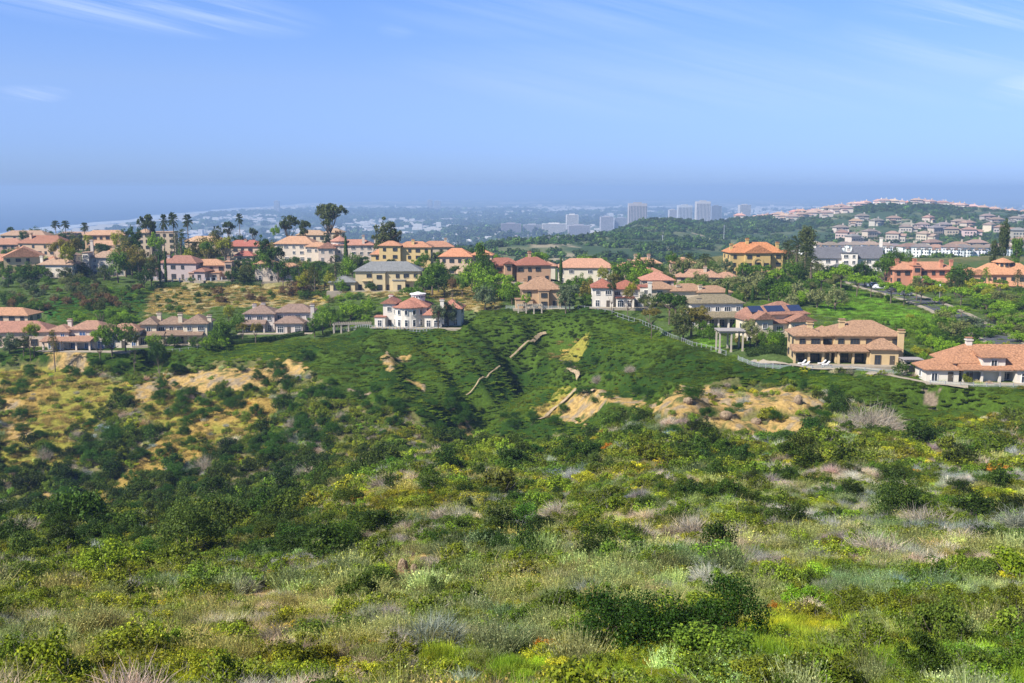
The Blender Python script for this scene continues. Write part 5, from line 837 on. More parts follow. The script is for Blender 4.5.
def near_scrub(name, y0, y1, dens, smul, lod):
    x, y, z, px, py = cand(y0, y1, dens); n_ = len(x)
    jx_ = px+(fbm(x/3, y/3, 11, 3)-.5)*16; jy_ = py+(fbm(x/3, y/3, 12, 3)-.5)*9
    keep = ~((zmask('bare', jx_, jy_)) & (rs.random(n_) < .93)) & ~(zmask('ice', jx_, jy_) & (y > 190)) & ~((zmask('ygrass', jx_, jy_) & (y > 190)) & (rs.random(n_) < .88)) & ~(zmask('town', jx_, jy_) & (y > 190))
    keep &= ~((zmask('pink', jx_, jy_)) & (rs.random(n_) < .8))
    keep &= ~((px > 645) & (px < 835) & (py < 437) & (y > 140) & (rs.random(n_) < .62))
    big = lambda sc, s: fbm(x/sc, y/sc, s, 4)
    w_ = np.zeros((n_, 6))
    w_[:, 0] = sstep(.42, .62, big(4.5, 101))*1.6+.25; w_[:, 1] = sstep(.52, .70, big(5, 102))*.5; w_[:, 2] = sstep(.50, .66, big(6, 103))*1.2
    w_[:, 3] = sstep(.48, .64, big(5, 104))*.9+.15; w_[:, 4] = sstep(.52, .66, big(5.5, 105))*1.7; w_[:, 5] = sstep(.45, .62, big(7, 106))*1.0+.2
    w_[:, 0] += gauss(px, py, 150, 555, 260, 45)*1.2+gauss(px, py, 480, 470, 260, 30)*.6+gauss(px, py, 950, 640, 120, 50)*1.5; w_[:, 1] += gauss(px, py, 130, 470, 200, 40)*.6+gauss(px, py, 220, 540, 150, 30)*.4
    w_[:, 2] += gauss(px, py, 450, 490, 130, 22)*1.6+gauss(px, py, 700, 465, 90, 16)*1.2+gauss(px, py, 120, 610, 120, 30)*1.3+gauss(px, py, 930, 500, 140, 16)*.8
    w_[:, 3] += gauss(px, py, 500, 590, 260, 50)*1.5+gauss(px, py, 850, 560, 220, 28)*1.2+gauss(px, py, 220, 620, 160, 40)*1.3; w_[:, 4] += gauss(px, py, 820, 535, 220, 22)*1.5+gauss(px, py, 250, 475, 160, 14)*.8+gauss(px, py, 640, 480, 140, 12)*.6+gauss(px, py, 230, 620, 80, 30)*.6
    w_[:, 5] += gauss(px, py, 480, 670, 500, 30)*2.0+gauss(px, py, 820, 640, 130, 24)*3
    w_[:, 1] *= np.where(py > 560, .25, 1); w_[:, 5] *= np.where(y > 90, .4, 1); w_[:, 3] *= np.where(py < 480, .45, 1)
    w_ = w_**1.6; cs = np.cumsum(w_, 1); cs /= cs[:, -1:]; k = (rs.random((n_, 1)) > cs).sum(1)
    sz = np.array([.85, 1.15, .75, .62, .8, .55])[k]*rs.lognormal(0, .28, n_)*smul; sc = np.stack([sz, sz*rs.uniform(.8, 1.2, n_), sz*rs.uniform(.75, 1.25, n_)*np.array([.95, .95, .9, 1.3, 1.0, 1.15])[k]], 1)
    tn = TINT[k]*rs.lognormal(0, .30, (n_, 1))*np.exp(rs.normal(0, .07, (n_, 3))); hue = (big(9, 107)-.5)[:, None]*np.array([1.3, .5, -.2]); tn = np.clip(tn*(1+hue), .004, .6)
    rare = (rs.random(n_) < .03) & (k == 2); tn[rare] = (.26, .13, .02)
    kp = keep; PT = dict(x=x[kp], y=y[kp], z=z[kp]-.05*sz[kp], idx=(k*3+rs.integers(0, 3, n_))[kp], scl=sc[kp], rot=rs.uniform(0, 6.28, kp.sum()), tint=tn[kp])
    protos = [sproto(kk, v, True, lod) for kk in KINDS for v in range(3)]
    scatter_obj(name, protos, PT)
near_scrub('near_scrub', 9, 48, 3.4, .74, 1.0)
near_scrub('hillside_scrub', 48, 110, 1.7, .95, .7)
near_scrub('ravine_scrub', 110, 300, .6, 1.35, .4)
# ground cover on the green slopes and gardens
x, y, z, px, py = cand(185, 440, .50); n_ = len(x); jx_ = px+(fbm(x/3, y/3, 11, 3)-.5)*16; jy_ = py+(fbm(x/3, y/3, 12, 3)-.5)*9
ice = zmask('ice', jx_, jy_) & ~zmask('bare', jx_, jy_) & ~zmask('ygrass', jx_, jy_) & ~in_house(x, y) & ~(zmask('pink', jx_, jy_) & (rs.random(n_) < .85))
rid = 1-np.abs(fbm((x+y*.55)/9.5, (y-x*.3)/4.6, 21, 3)-.5)*2
sz = rs.uniform(.7, 1.5, n_); tg = np.array([(.038, .072, .007)])*(.6+.7*sstep(.3, .7, fbm(x/22, y/15, 131, 3))[:, None])*rs.lognormal(0, .12, (n_, 1))*(1+.9*sstep(.7, 1.0, rid)[:, None]*np.array([.6, .5, .1]))  # lit tops of the swells are painted into the tint along the crests
tg = tg+np.array([.03, .03, 0])*sstep(.55, .75, fbm(x/24, y/18, 132, 3))[:, None]
scatter_obj('ice_plant', [sproto('mound', v, True) for v in range(3)], dict(x=x[ice], y=y[ice], z=z[ice]-.12, idx=rs.integers(0, 3, ice.sum()), scl=np.stack([sz*1.2, sz*.9, sz*.5], 1)[ice], rot=(rs.normal(.5, .35, n_))[ice], tint=tg[ice]))
dry = (zmask('dry', px, py) | zmask('lawn', px, py) | zmask('ygrass', px, py) | (zmask('town', px, py) & (rs.random(n_) < .3))) & ~in_house(x, y, 1) & (rs.random(n_) < .5)
kk = np.where(zmask('lawn', px, py), 1, 0); tg = np.where(kk[:, None] == 1, np.array([[.075, .17, .02]]), np.array([[.20, .175, .085]]))*rs.lognormal(0, .35, (n_, 1)); tw_ = ~zmask('dry', px, py) & ~zmask('ygrass', px, py) & ~zmask('lawn', px, py); tg[tw_] = np.array([.07, .125, .016])*rs.lognormal(0, .3, (tw_.sum(), 1)); tg[rs.random(n_) < .2] = (.06, .10, .02)
scatter_obj('terrace_grass', [sproto('grass', v, True, .28) for v in range(2)], dict(x=x[dry], y=y[dry], z=z[dry]-.05, idx=rs.integers(0, 2, dry.sum()), scl=np.stack([sz*1.3, sz*1.3, sz*.8], 1)[dry], rot=rs.uniform(0, 6, dry.sum()), tint=tg[dry]))
# far hills: chaparral and woods that read as one mass
def farcover(name, y0, y1, n_, smin, smax, cond, tint, kinds=('far',)):
    y = np.sqrt(rs.uniform(y0*y0, y1*y1, n_)); u = rs.uniform(-.62, .62, n_); x = u*y; z = h(x, y); px, py = pix(x, y, z); k_ = cond(x, y, px, py); sz = rs.uniform(smin, smax, n_)
    tg = np.array([tint])*rs.lognormal(0, .32, (n_, 1))*np.exp(rs.normal(0, .08, (n_, 3)))
    scatter_obj(name, [sproto('far', v, True) for v in range(4)], dict(x=x[k_], y=y[k_], z=z[k_]-.2*sz[k_], idx=rs.integers(0, 4, k_.sum()), scl=np.stack([sz, sz, sz*rs.uniform(.6, 1.1, n_)], 1)[k_], rot=rs.uniform(0, 6, k_.sum()), tint=tg[k_]))
ch = lambda x, y, px, py: (fbm(x/55, y/110, 201, 4) > .47) & (px < 770)
farcover('hillside_chaparral', 690, 2000, 11000, 3.0, 7.5, ch, (.035, .075, .018))
farcover('far_woods', 1350, 3100, 19000, 3.5, 6.5, lambda x, y, px, py: (px > 625) & (py > 205) & ((fbm(x/130, y/200, 205, 3) > .40) | ((py > 220) & (px < 830) & (y > 1750))), (.028, .058, .016))
farcover('estate_trees', 700, 1900, 9000, 2.0, 5.2, lambda x, y, px, py: (px > 770) & (py > 213) & (fbm(x/40, y/70, 207, 3) > .41) & ~((y > 800) & (y < 985) & (px > 845)), (.04, .08, .018))
farcover('plain_trees', 2300, 11000, 14000, 12, 30, lambda x, y, px, py: (x > coast_x(y)+250) & (h(x, y) < -140) & (fbm(x/420, y/900, 209, 3) > .47), (.03, .06, .025))

# ------------------------------------------------------------------ road, trails, patios
def strip(name, pts, wd, mtl, lift=.05, n_=8, dmin=150, kind='structure', thick=0.0, edge=True, depth=None):
    P3 = []
    for i, q in enumerate(pts):
        if len(q) == 3: X_, Y_, _ = at(*q)
        else: X_, Y_, _ = ground(q[0], q[1], dmin)
        P3.append(np.array([X_, Y_]))
    C = []
    for i in range(len(P3)-1):
        p0 = P3[max(i-1, 0)]; p1 = P3[i]; p2 = P3[i+1]; p3 = P3[min(i+2, len(P3)-1)]
        for k in range(n_):
            t_ = k/n_; C.append(.5*((2*p1)+(-p0+p2)*t_+(2*p0-5*p1+4*p2-p3)*t_*t_+(-p0+3*p1-3*p2+p3)*t_**3))
    C.append(P3[-1]); C = np.array(C); tg = np.gradient(C, axis=0); tg /= np.linalg.norm(tg, axis=1, keepdims=True)+1e-9; nr = np.stack([-tg[:, 1], tg[:, 0]], 1)
    V = []; m_ = 5
    for c_, n2 in zip(C, nr):
        for j in range(m_): q = c_+n2*wd*(j/(m_-1)-.5)*(1 if j in (1, 2, 3) else 1+.15*random.uniform(-1, 1)*edge); V.append((q[0], q[1], float(h(q[0]+np.array([-1., 0, 1, 0, 0]), q[1]+np.array([0, 0, 0, -1., 1])).max())+lift*.6+.02*math.sin(j)))
    Fc = [(i*m_+j, i*m_+j+1, (i+1)*m_+j+1, (i+1)*m_+j) for i in range(len(C)-1) for j in range(m_-1)]
    return prop(link(name, mesh(name, V, Fc, mtl, True)), kind=kind), C, nr
strip('trail', [(546, 336), (541, 337), (538, 340), (533, 344)], 1.0, MT['dirt'], .25)
strip('trail', [(533, 344), (526, 350), (519, 355), (510, 362)], .45, MT['dirt'], .3)

strip('trail', [(500, 367), (488, 378), (476, 388), (466, 396)], .35, MT['dirt'], .15)
strip('trail', [(568, 371), (576, 377), (578, 386)], 1.0, MT['dirt'], .25)
strip('trail', [(536, 422), (552, 412), (570, 399), (580, 394), (594, 395)], 1.0, MT['dirt'], .25)
strip('trail', [(868, 376), (880, 374), (905, 379), (935, 384), (968, 389)], 1.8, MT['stone'], .22)
strip('path', [(752, 362), (770, 365), (800, 368), (850, 370), (905, 371)], 1.2, MT['stone'], .25)
ROADQ = [(856, 289, 412), (872, 293, 392), (895, 297, 372), (918, 302, 352), (940, 309, 330), (962, 318, 306), (985, 329, 280), (1010, 342, 256)]
_, RC, RN = strip('road', ROADP, 8.5, MT['asphalt'], .16, edge=False)
strip('road', [(1010, 340, 258), (990, 325, 300), (1004, 320, 310), (1040, 322, 300)], 6.5, MT['asphalt'], .15, edge=False)
for sd_ in (-1, 1):
    mb = MB()
    for i in range(len(RC)-1):
        V = []
        for c_, n2 in ((RC[i], RN[i]), (RC[i+1], RN[i+1])):
            for (o1, zz) in ((4.25, .05), (4.25, .30), (4.6, .30), (6.1, .28), (6.1, .0)): q = c_+n2*sd_*o1; V.append((q[0], q[1], float(h(q[0], q[1]))+zz))
        mb.add(V, [(0, 5, 6, 1), (1, 6, 7, 2), (2, 7, 8, 3), (3, 8, 9, 4)])
    prop(link('pavement', mb.mesh('pavement', MT['stone'])), kind='structure')
# parked and passing vehicles
def car(px, py, d, ang, col, label, van=False, dz=.2):
    X_, Y_, _ = at(px, py, d); z = float(h(X_, Y_))+dz; root = bpy.data.objects.new('parked_car', None); COL.objects.link(root); root.location = (X_, Y_, z); root.rotation_euler = (0, 0, R_(ang)); prop(root, label, 'car', 'cars near the road')
    L, Wd = (4.9, 1.9); prof = [(-2.45, .35), (-2.45, .95), (-2.3, 1.05), (-1.7, 1.1), (-1.15, 1.62), (-.4, 1.72), (1.2 if van else .7, 1.72), (1.9 if van else 1.25, 1.15 if not van else 1.62), (2.35, 1.05), (2.45, .9), (2.45, .35)]
    prof = [(-a, b_) for a, b_ in prof]
    n_ = len(prof); V = [(a, -Wd/2*(1 if b_ < 1.12 else .84), b_) for a, b_ in prof]+[(a, Wd/2*(1 if b_ < 1.12 else .84), b_) for a, b_ in prof]
    link('body', mesh('body', V, [(i, i+1, n_+i+1, n_+i) for i in range(n_-1)]+[tuple(range(n_)), tuple(range(n_, 2*n_))[::-1], (n_-1, 0, n_, 2*n_-1)], MT['car']), root, color=col)
    for s_ in (-1, 1): link('window', MB().box(-1.0, 1.25, s_*.865-.012, s_*.865+.012, 1.2, 1.58).mesh('window', MT['glass']), root)
    for a in (-1.5, 1.5):
        for s_ in (-1, 1):
            wb = MB(); V = [(a+.34*math.cos(k*.5236), s_*.88-.11, .34+.34*math.sin(k*.5236)) for k in range(12)]+[(a+.34*math.cos(k*.5236), s_*.88+.11, .34+.34*math.sin(k*.5236)) for k in range(12)]
            wb.add(V, [(k, (k+1) % 12, 12+(k+1) % 12, 12+k) for k in range(12)]+[tuple(range(12))[::-1], tuple(range(12, 24))]); wl = link('wheel', wb.mesh('wheel', MT['rubber']), root)
            link('rim', MB().add([(a+.2*math.cos(k*.7854), s_*1.0, .34+.2*math.sin(k*.7854)) for k in range(8)]+[(a+.2*math.cos(k*.7854), s_*.96, .34+.2*math.sin(k*.7854)) for k in range(8)], [tuple(range(8)), tuple(range(8, 16))[::-1]]+[(k, (k+1) % 8, 8+(k+1) % 8, 8+k) for k in range(8)]).mesh('rim', MT['metal']), wl)
    for s_ in (-.62, .62): link('headlight', MB().box(-2.47, -2.4, s_-.18, s_+.18, .72, .88).mesh('headlight', MT['white']), root)
car(879, 290, 385, -8, (.75, .75, .76), 'white parked van on the road beside the round street trees', True, .3)
car(873, 289, 392, -8, (.70, .71, .73), 'white car parked just left of the white van', False, .3)
car(748, 276, 402, 10, (.5, .56, .66), 'pale blue car half hidden by trees below the yellow mansion', False, 1.0)
car(893, 296, 376, -20, (.05, .05, .06), 'black car on the asphalt road near the white van', False, .35)
car(905, 299, 364, -22, (.08, .09, .11), 'dark grey car on the asphalt road right of the black car', False, .35)
for i, (px, py, d, s_) in enumerate([(813, 304, 350, 'left'), (920, 296, 372, 'a'), (939, 305, 346, 'b'), (876, 286, 398, 'c')][1:]):
    X_, Y_, _ = at(px, py, d); z = float(h(X_, Y_)); root = bpy.data.objects.new('street_lamp', None); COL.objects.link(root); root.location = (X_, Y_, z)
    prop(root, ['pale street lamp pole beside the road, middle of three', 'pale street lamp pole beside the road, nearest of three', 'pale street lamp pole by the white van'][i], 'street lamp', 'street lamps along the road')
    link('pole', MB().tube([(0, 0, -.5), (0, 0, 5.6)], [.10, .06], 8).mesh('pole', MT['metal']), root); link('lamp_head', MB().cyl(0, 0, 5.6, 6.2, .12, .3, 8).cyl(0, 0, 6.2, 6.35, .32, .05, 8).mesh('lamp_head', MT['white']), root)
# ------------------------------------------------------------------ fences
def fence(name, label, pts, hgt, sp_, post=.22, rail=True, panel=True, matp='metal', d=None):
    W3 = [np.array(ground(q[0], q[1], 150)[:2]) if len(q) == 2 else np.array(at(*q)[:2]) for q in pts]
    o0 = (W3[0][0], W3[0][1], float(h(*W3[0]))); root = bpy.data.objects.new(name, None); COL.objects.link(root); root.location = o0; prop(root, label, 'fence', None)
    seg = []
    for a, b_ in zip(W3[:-1], W3[1:]):
        n_ = max(1, int(np.linalg.norm(b_-a)/sp_)); seg += [a+(b_-a)*k/n_ for k in range(n_)]
    seg.append(W3[-1]); seg = seg[:98]; Zs = np.array([float(h(*q)) for q in seg]); Zs = np.convolve(np.pad(Zs, 3, mode='edge'), np.ones(7)/7, 'valid'); pm = MB().box(-post/2, post/2, -post/2, post/2, -1.6, hgt).box(-post*.7, post*.7, -post*.7, post*.7, hgt, hgt+.08).mesh('post', MT[matp])
    rb = MB(); gb = MB()
    for i, (q, z) in enumerate(zip(seg, Zs)):
        link('post', pm, root, (q[0]-o0[0], q[1]-o0[1], z-o0[2]))
        if i:
            a = Vector((seg[i-1][0]-o0[0], seg[i-1][1]-o0[1], Zs[i-1]-o0[2])); b_ = Vector((q[0]-o0[0], q[1]-o0[1], z-o0[2])); n2 = (b_-a).normalized(); s_ = Vector((-n2.y, n2.x, 0))*.04
            for (lo, hi, mbx, g_) in ((hgt-.11, hgt-.05, rb, 0), (.0, .06, rb, 0), (.162, hgt-.162, gb, 1)):
                ss = s_*(.3 if g_ else 1); V = [a-ss+Vector((0, 0, lo)), b_-ss+Vector((0, 0, lo)), b_+ss+Vector((0, 0, lo)), a+ss+Vector((0, 0, lo)), a-ss+Vector((0, 0, hi)), b_-ss+Vector((0, 0, hi)), b_+ss+Vector((0, 0, hi)), a+ss+Vector((0, 0, hi))]
                mbx.add(V, [(0, 3, 2, 1), (4, 5, 6, 7), (0, 1, 5, 4), (1, 2, 6, 5), (2, 3, 7, 6), (3, 0, 4, 7)])
    link('rail', rb.mesh('rail', MT[matp]), root)
    if panel: link('glass_panel', gb.mesh('glass_panel', MT['fglass']), root)
m, t, b, o = mat('fence_glass'); MT['fglass'] = m; b.inputs['Base Color'].default_value = (.65, .75, .72, 1); b.inputs['Roughness'].default_value = .1; tr = N(t, 'ShaderNodeBsdfTransparent'); ms = N(t, 'ShaderNodeMixShader'); ms.inputs[0].default_value = .13; t.links.new(tr.outputs[0], ms.inputs[1]); t.links.new(b.outputs[0], ms.inputs[2]); t.links.new(ms.outputs[0], o.inputs[0])
fence('glass_fence', 'white posted fence stepping down the brow from the white bay fronted house', [(578, 310), (598, 311), (612, 315), (640, 323), (660, 332), (676, 340), (692, 346), (716, 352), (726, 356)], 1.15, 2.1, .15, True, False, 'metal')
fence('terrace_fence', 'white terrace fence running along the brow in front of the cream villa', [(738, 360), (752, 366), (780, 369), (812, 371), (850, 372), (880, 374), (906, 375)], 1.0, 2.2, .14)
fence('balustrade', 'white balustrade around the terrace of the white curved villa', [(333, 331), (352, 331), (372, 329), (400, 330), (430, 330), (448, 326)], 1.0, 1.1, .18, True, False)
fence('balustrade', 'pale balustrade on the terrace edge below the violet walled house', [(150, 281), (165, 282), (180, 283), (200, 284), (222, 284)], 1.5, 2.2, .5, True, False)
fence('glass_fence', 'low fence before the tan hip roofed house at the head of the slope', [(506, 309), (530, 309), (552, 309), (574, 309)], 1.1, 2.4, .16)
fence('terrace_fence', 'low fence along the terrace of the orange roofed low house', [(930, 384), (960, 386), (1000, 387), (1040, 388)], .8, 2.6, .14)
fence('terrace_fence', 'dark hedge topped fence before the cream house below the bank', [(130, 351), (150, 352), (180, 351), (206, 348)], .8, 2.4, .14, True, False)
# pergolas
def pergola(px, py, d, w_, dp, hg, label, rot=0, nx_=3, roof=True):
    X_, Y_, z = at(px, py, d); z = float(h(X_, Y_)); root = bpy.data.objects.new('pergola', None); COL.objects.link(root); root.location = (X_, Y_, z); root.rotation_euler = (0, 0, R_(rot)); prop(root, label, 'pergola')
    pm = MB().box(-.2, .2, -.2, .2, -2, hg).box(-.27, .27, -.27, .27, -2, .4).mesh('post', MT['stucco'])
    for i in range(nx_):
        for j in (0, 1): link('post', pm, root, (-w_/2+w_*i/(nx_-1), dp*j, 0), color=(.46, .40, .32))
    b_ = MB()
    for j in (0, 1): b_.box(-w_/2-.5, w_/2+.5, dp*j-.18, dp*j+.18, hg, hg+.35)
    n_ = int(w_/.6)
    for i in range(n_+1): x_ = -w_/2+w_*i/n_; b_.box(x_-.06, x_+.06, -.6, dp+.6, hg+.352, hg+.56)
    link('beams', b_.mesh('beams', MT['stucco']), root, color=(.46, .40, .32))
    if roof: link('roof_slab', MB().box(-w_/2-.6, w_/2+.6, -.7, dp+.7, hg+.562, hg+.72).mesh('roof_slab', MT['stucco']), root, color=(.34, .31, .29))
pergola(731, 351, 258, 6.0, 4.4, 5.0, 'square stone pergola with flat slatted roof standing at the fence corner')
pergola(352, 328, 332, 12, 3.4, 2.2, 'long low white pergola sloping beside the white curved villa', 6, 6, False)
pergola(530, 308, 340, 8, 3, 2.6, 'white pergola on the left front of the tan hip roofed house', 0, 4, False)
pergola(912, 373, 226, 3.4, 2.0, 2.6, 'small vine covered gate pergola right of the cream villa', 0, 2, True)
# loungers and small garden furniture
def lounger(px, d, yoff, ang, label):
    X_, Y_, z = at(px, 366, d); z = float(h(X_, Y_))+.12; root = bpy.data.objects.new('sun_lounger', None); COL.objects.link(root); root.location = (X_, Y_, z); root.rotation_euler = (0, 0, R_(ang)); prop(root, label, 'sun lounger', 'white loungers on the villa terrace')
    link('frame', MB().box(-1, .9, -.33, .33, .25, .33).mesh('frame', MT['white']), root); link('cushion', MB().box(-1, .2, -.3, .3, .332, .45).mesh('cushion', MT['white']), root)
    link('backrest', MB().add([(.2, -.3, .34), (.2, .3, .34), (.95, .3, 1.0), (.95, -.3, 1.0), (.2, -.3, .46), (.2, .3, .46), (.9, .3, 1.1), (.9, -.3, 1.1)], [(0, 1, 2, 3), (4, 7, 6, 5), (0, 4, 5, 1), (2, 6, 7, 3), (0, 3, 7, 4), (1, 5, 6, 2)]).mesh('backrest', MT['white']), root)
    for a in (-.9, .8):
        for s_ in (-.3, .3): link('leg', MB().box(a-.04, a+.04, s_-.03, s_+.03, -.1, .25).mesh('leg', MT['white']), root)
for px, d, a, l in [(802, 231, 15, 'white sun lounger, leftmost on the terrace of the cream villa'), (806, 229.5, 20, 'white sun lounger, second from left on the cream villa terrace'), (822, 231, 12, 'white sun lounger before the middle doors of the cream villa'), (826, 229.5, 18, 'white sun lounger, rightmost on the cream villa terrace')]: lounger(px, d, 0, a, l)
def hedge(label, pts, hh, ww, col):
    W3 = [ground(q[0], q[1], 150) if len(q) == 2 else at(*q) for q in pts]; o0 = W3[0]; rg = np.random.default_rng(len(pts)); C = []; Nn = []
    L_ = sum(math.dist(a[:2], b_[:2]) for a, b_ in zip(W3[:-1], W3[1:])); n_ = int(L_*260)
    for a, b_ in zip(W3[:-1], W3[1:]):
        k = int(n_*math.dist(a[:2], b_[:2])/L_); t_ = rg.random(k); q = rg.uniform(-1, 1, (k, 3)); f_ = rg.integers(0, 3, k); q[f_ == 0, 2] = 1; q[f_ == 1, 1] = -1; q[f_ == 2, 1] = 1
        x_ = a[0]+(b_[0]-a[0])*t_; y_ = a[1]+(b_[1]-a[1])*t_+q[:, 1]*ww/2; C.append(np.c_[x_-o0[0], y_-o0[1], h(x_, y_)-o0[2]+(q[:, 2]*.5+.5)*hh*rg.uniform(.85, 1.1, k)]); Nn.append(unit(q*np.array([.1, 1, 1])+rg.normal(size=(k, 3))*.4))
    V, Fq = leafset(np.concatenate(C), np.concatenate(Nn), .2, 1.4, rg); o_ = link('hedge', npmesh('hedge', [(V, Fq, 0)], [MT['leaf']]), None, o0, color=col); prop(o_, label, 'hedge')
hedge('dark clipped hedge between the pergola and the cream villa', [(746, 354, 252), (770, 356, 248), (786, 358, 244)], 2.2, 1.6, (.018, .04, .01))
hedge('long dark clipped hedge before the lavender grey house', [(222, 344), (250, 343), (280, 340), (304, 336)], 1.3, 1.6, (.02, .05, .012))
hedge('green hedge beneath the wall of the violet house', [(160, 276, 424), (180, 276, 424)], 2.2, 2, (.03, .08, .012))
hedge('clipped hedge by the top of the road, upper row', [(822, 281, 392), (840, 283, 386), (852, 286, 380)], 1.6, 2, (.035, .08, .015))
hedge('clipped hedge by the top of the road, lower row', [(812, 287, 366), (836, 287, 366), (850, 289, 362)], 1.6, 2, (.035, .08, .015))
hedge('long dark green hedge along the terrace wall of the orange arcade house', [(200, 285, 424), (230, 286, 424), (262, 287, 422)], 1.5, 2, (.025, .06, .015))
# ------------------------------------------------------------------ far estates
def far_proto(kind, seed):
    rg = random.Random(seed); wb, rb = MB(), MB(); wn = []
    if kind == 'townhouse':
        wb.box(-7, 7, 0, 10, -4, 8.2); roof_faces(rb, 'hip', -7, 7, 0, 10, 8.2, 2.6)
        for cx in (-4.4, 1.5): wb.box(cx, cx+3.2, -1.4, .01, -4, 6.4); roof_faces(rb, 'gable', cx, cx+3.2, -1.4, 3, 6.4, 1.4, .4)
        for r_ in range(3):
            for cx in (-6, -3.7, -1.9, .3, 2.2, 4, 6): wn.append((cx, -1.45 if cx in (-3.7, 2.2, 4) else -.04, 1.2+r_*2.5, .9, 1.3))
    elif kind == 'villa':
        wb.box(-8, 8, 0, 10, -4, 5.8); roof_faces(rb, 'hip', -8, 8, 0, 10, 5.8, 2.8, 1.0); wb.box(-6, 0, -3, .1, -4, 3); roof_faces(rb, 'hip', -6, 0, -3, 1, 3, 1.2)
        for r_ in range(2):
            for cx in (-6.6, -3.5, 2, 4.6, 6.9): wn.append((cx, -.04, 1.4+r_*2.9, 1.5, 1.4))
    else:
        wb.box(-9, 3, 0, 9, -4, 7.6); roof_faces(rb, 'hip', -9, 3, 0, 9, 7.6, 2.4, .9); wb.box(2, 9, 2, 10, -4, 5.2); roof_faces(rb, 'gable_x', 2, 9, 2, 10, 5.2, 2.2, .8)
        for r_ in range(2):
            for cx in (-7.4, -5, -2, .8, 5, 7.4): wn.append((cx, -.04 if cx < 3 else 1.96, 1.4+r_*3, 1.4, 1.5)) if (cx < 3 or r_ == 0) else None
    winm = {}
    for q in wn: 
        k = (q[3], q[4])
        if k not in winm: winm[k] = MB().box(-k[0]/2, k[0]/2, -.06, .1, -k[1]/2, k[1]/2).mesh('window', MT['glass'])
    ch = MB().box(-.7, .7, -.6, .6, -2, 2.6).mesh('chimney', MT['stucco'])
    return wb.mesh('wall', MT['stucco']), rb.mesh('roof', MT['roof']), wn, winm, ch
FPR = {k: far_proto(k, 1) for k in ('townhouse', 'villa', 'split')}
def far_house(kind, px, d, rot, wc, rc, desc, place, group, sc=1.0, wins=True, y=None):
    sc *= 1.22
    X_ = (px-512)/F*d; z = float(h(X_, d)); wm_, rm_, wn, winm, ch = FPR[kind]; root = bpy.data.objects.new('townhouse' if kind == 'townhouse' else 'hillside_house', None); COL.objects.link(root)
    d2_ = d; root.location = (X_, d, z+(4.5 if kind == 'townhouse' else 1)); root.rotation_euler = (0, 0, R_(rot)); root.scale = (sc,)*3; link('wall', wm_, root, color=wc); r_ = link('roof', rm_, root, color=rc); link('chimney', ch, r_, (3, 5, 8), color=wc)
    if wins:
        for q in wn[:14 if kind != 'townhouse' else 21]: link('window', winm[(q[3], q[4])], root, (q[0], q[1], q[2]))
    auto(root, desc, X_, d, z, 'house', group, place); return root
rh = np.random.default_rng(21)
def vc(c_, s_=.12): return tuple(np.clip(np.array(c_)*rh.lognormal(0, s_)*np.exp(rh.normal(0, .04, 3)), 0, .85))
RT = [(.27, .20, .155), (.24, .19, .155), (.30, .19, .14), (.22, .195, .18)]
for px in list(range(806, 964, 13))+[978, 992, 1006]: far_house('townhouse', px+rh.normal()*1.5, 915+16*rh.normal(), rh.normal()*10, vc((.84, .82, .78), .03), vc(RT[int(rh.integers(4))]), 'white three storey townhouse', 'above the green bank', 'white townhouses in a long row', .88)
for px in (806, 826, 848, 869, 890, 912, 934, 956, 978, 1002, 1022): far_house('villa', px+rh.normal()*2, 1120+45*rh.normal(), rh.normal()*22, vc((.52, .44, .34)), vc(RT[int(rh.integers(4))]), 'tan hillside house', 'in the lower tan row', 'tan houses on the right hillside')
for px in (842, 858, 873, 889, 905, 921, 937, 954, 970, 988, 1005, 1022): far_house('split', px+rh.normal()*2, 1400+60*rh.normal(), rh.normal()*25, vc((.54, .46, .36)), vc(RT[int(rh.integers(4))]), 'beige hillside house', 'in the upper tan row', 'tan houses on the right hillside', 1.15)
for px in range(840, 1024, 13): far_house('villa', px+rh.normal()*3, 1700+70*rh.normal(), rh.normal()*25, vc((.50, .44, .36)), vc(RT[int(rh.integers(4))]), 'small grey roofed house', 'below the right hill woods', 'houses across the upper right hill', 1.1)
for px, d in [(p_, 2450+rh.normal()*50) for p_ in list(range(818, 936, 7))]: far_house('split' if rh.random() < .6 else 'villa', px+rh.normal()*1.5, d, rh.normal()*20, vc((.62, .46, .38)), vc((.48, .20, .14), .2), 'terracotta roofed house', 'along the crest of the right hill', 'houses on the crest of the right hill', 1.0, False)
for px in range(822, 940, 9): far_house('villa', px+rh.normal()*2, 2250+rh.normal()*40, rh.normal()*20, vc((.66, .60, .52)), vc((.45, .30, .24), .2), 'pale house', 'just under the crest of the right hill', 'houses on the crest of the right hill', 1.2, False)
for px in range(742, 818, 7): far_house('villa', px+rh.normal()*2, 2360+rh.normal()*60, rh.normal()*25, vc((.62, .54, .46)), vc((.46, .26, .20), .2), 'hazy rose roofed house', 'on the spur left of the main crest', 'houses on the spur left of the crest', 1.25, False)
for px in range(690, 830, 12): far_house('split', px+rh.normal()*3, 2600+rh.normal()*80, rh.normal()*25, vc((.62, .56, .5)), vc((.45, .32, .28), .15), 'hazy pale house', 'along the back of the wooded ridge', 'houses behind the wooded ridge', 1.3, False)
for px in range(772, 850, 9): far_house('villa', px+rh.normal()*3, 1980+rh.normal()*60, rh.normal()*25, vc((.58, .5, .42)), vc((.42, .30, .24), .15), 'grey beige house', 'among the dark woods', 'houses among the woods of the right hill', 1.2, False)
for px in range(940, 1030, 8): far_house('villa', px+rh.normal()*2, 2280+rh.normal()*60, rh.normal()*25, vc((.56, .48, .4)), vc((.44, .28, .22), .2), 'small brown roofed house', 'along the right shoulder of the hill', 'houses on the right shoulder of the hill', 1.2, False)
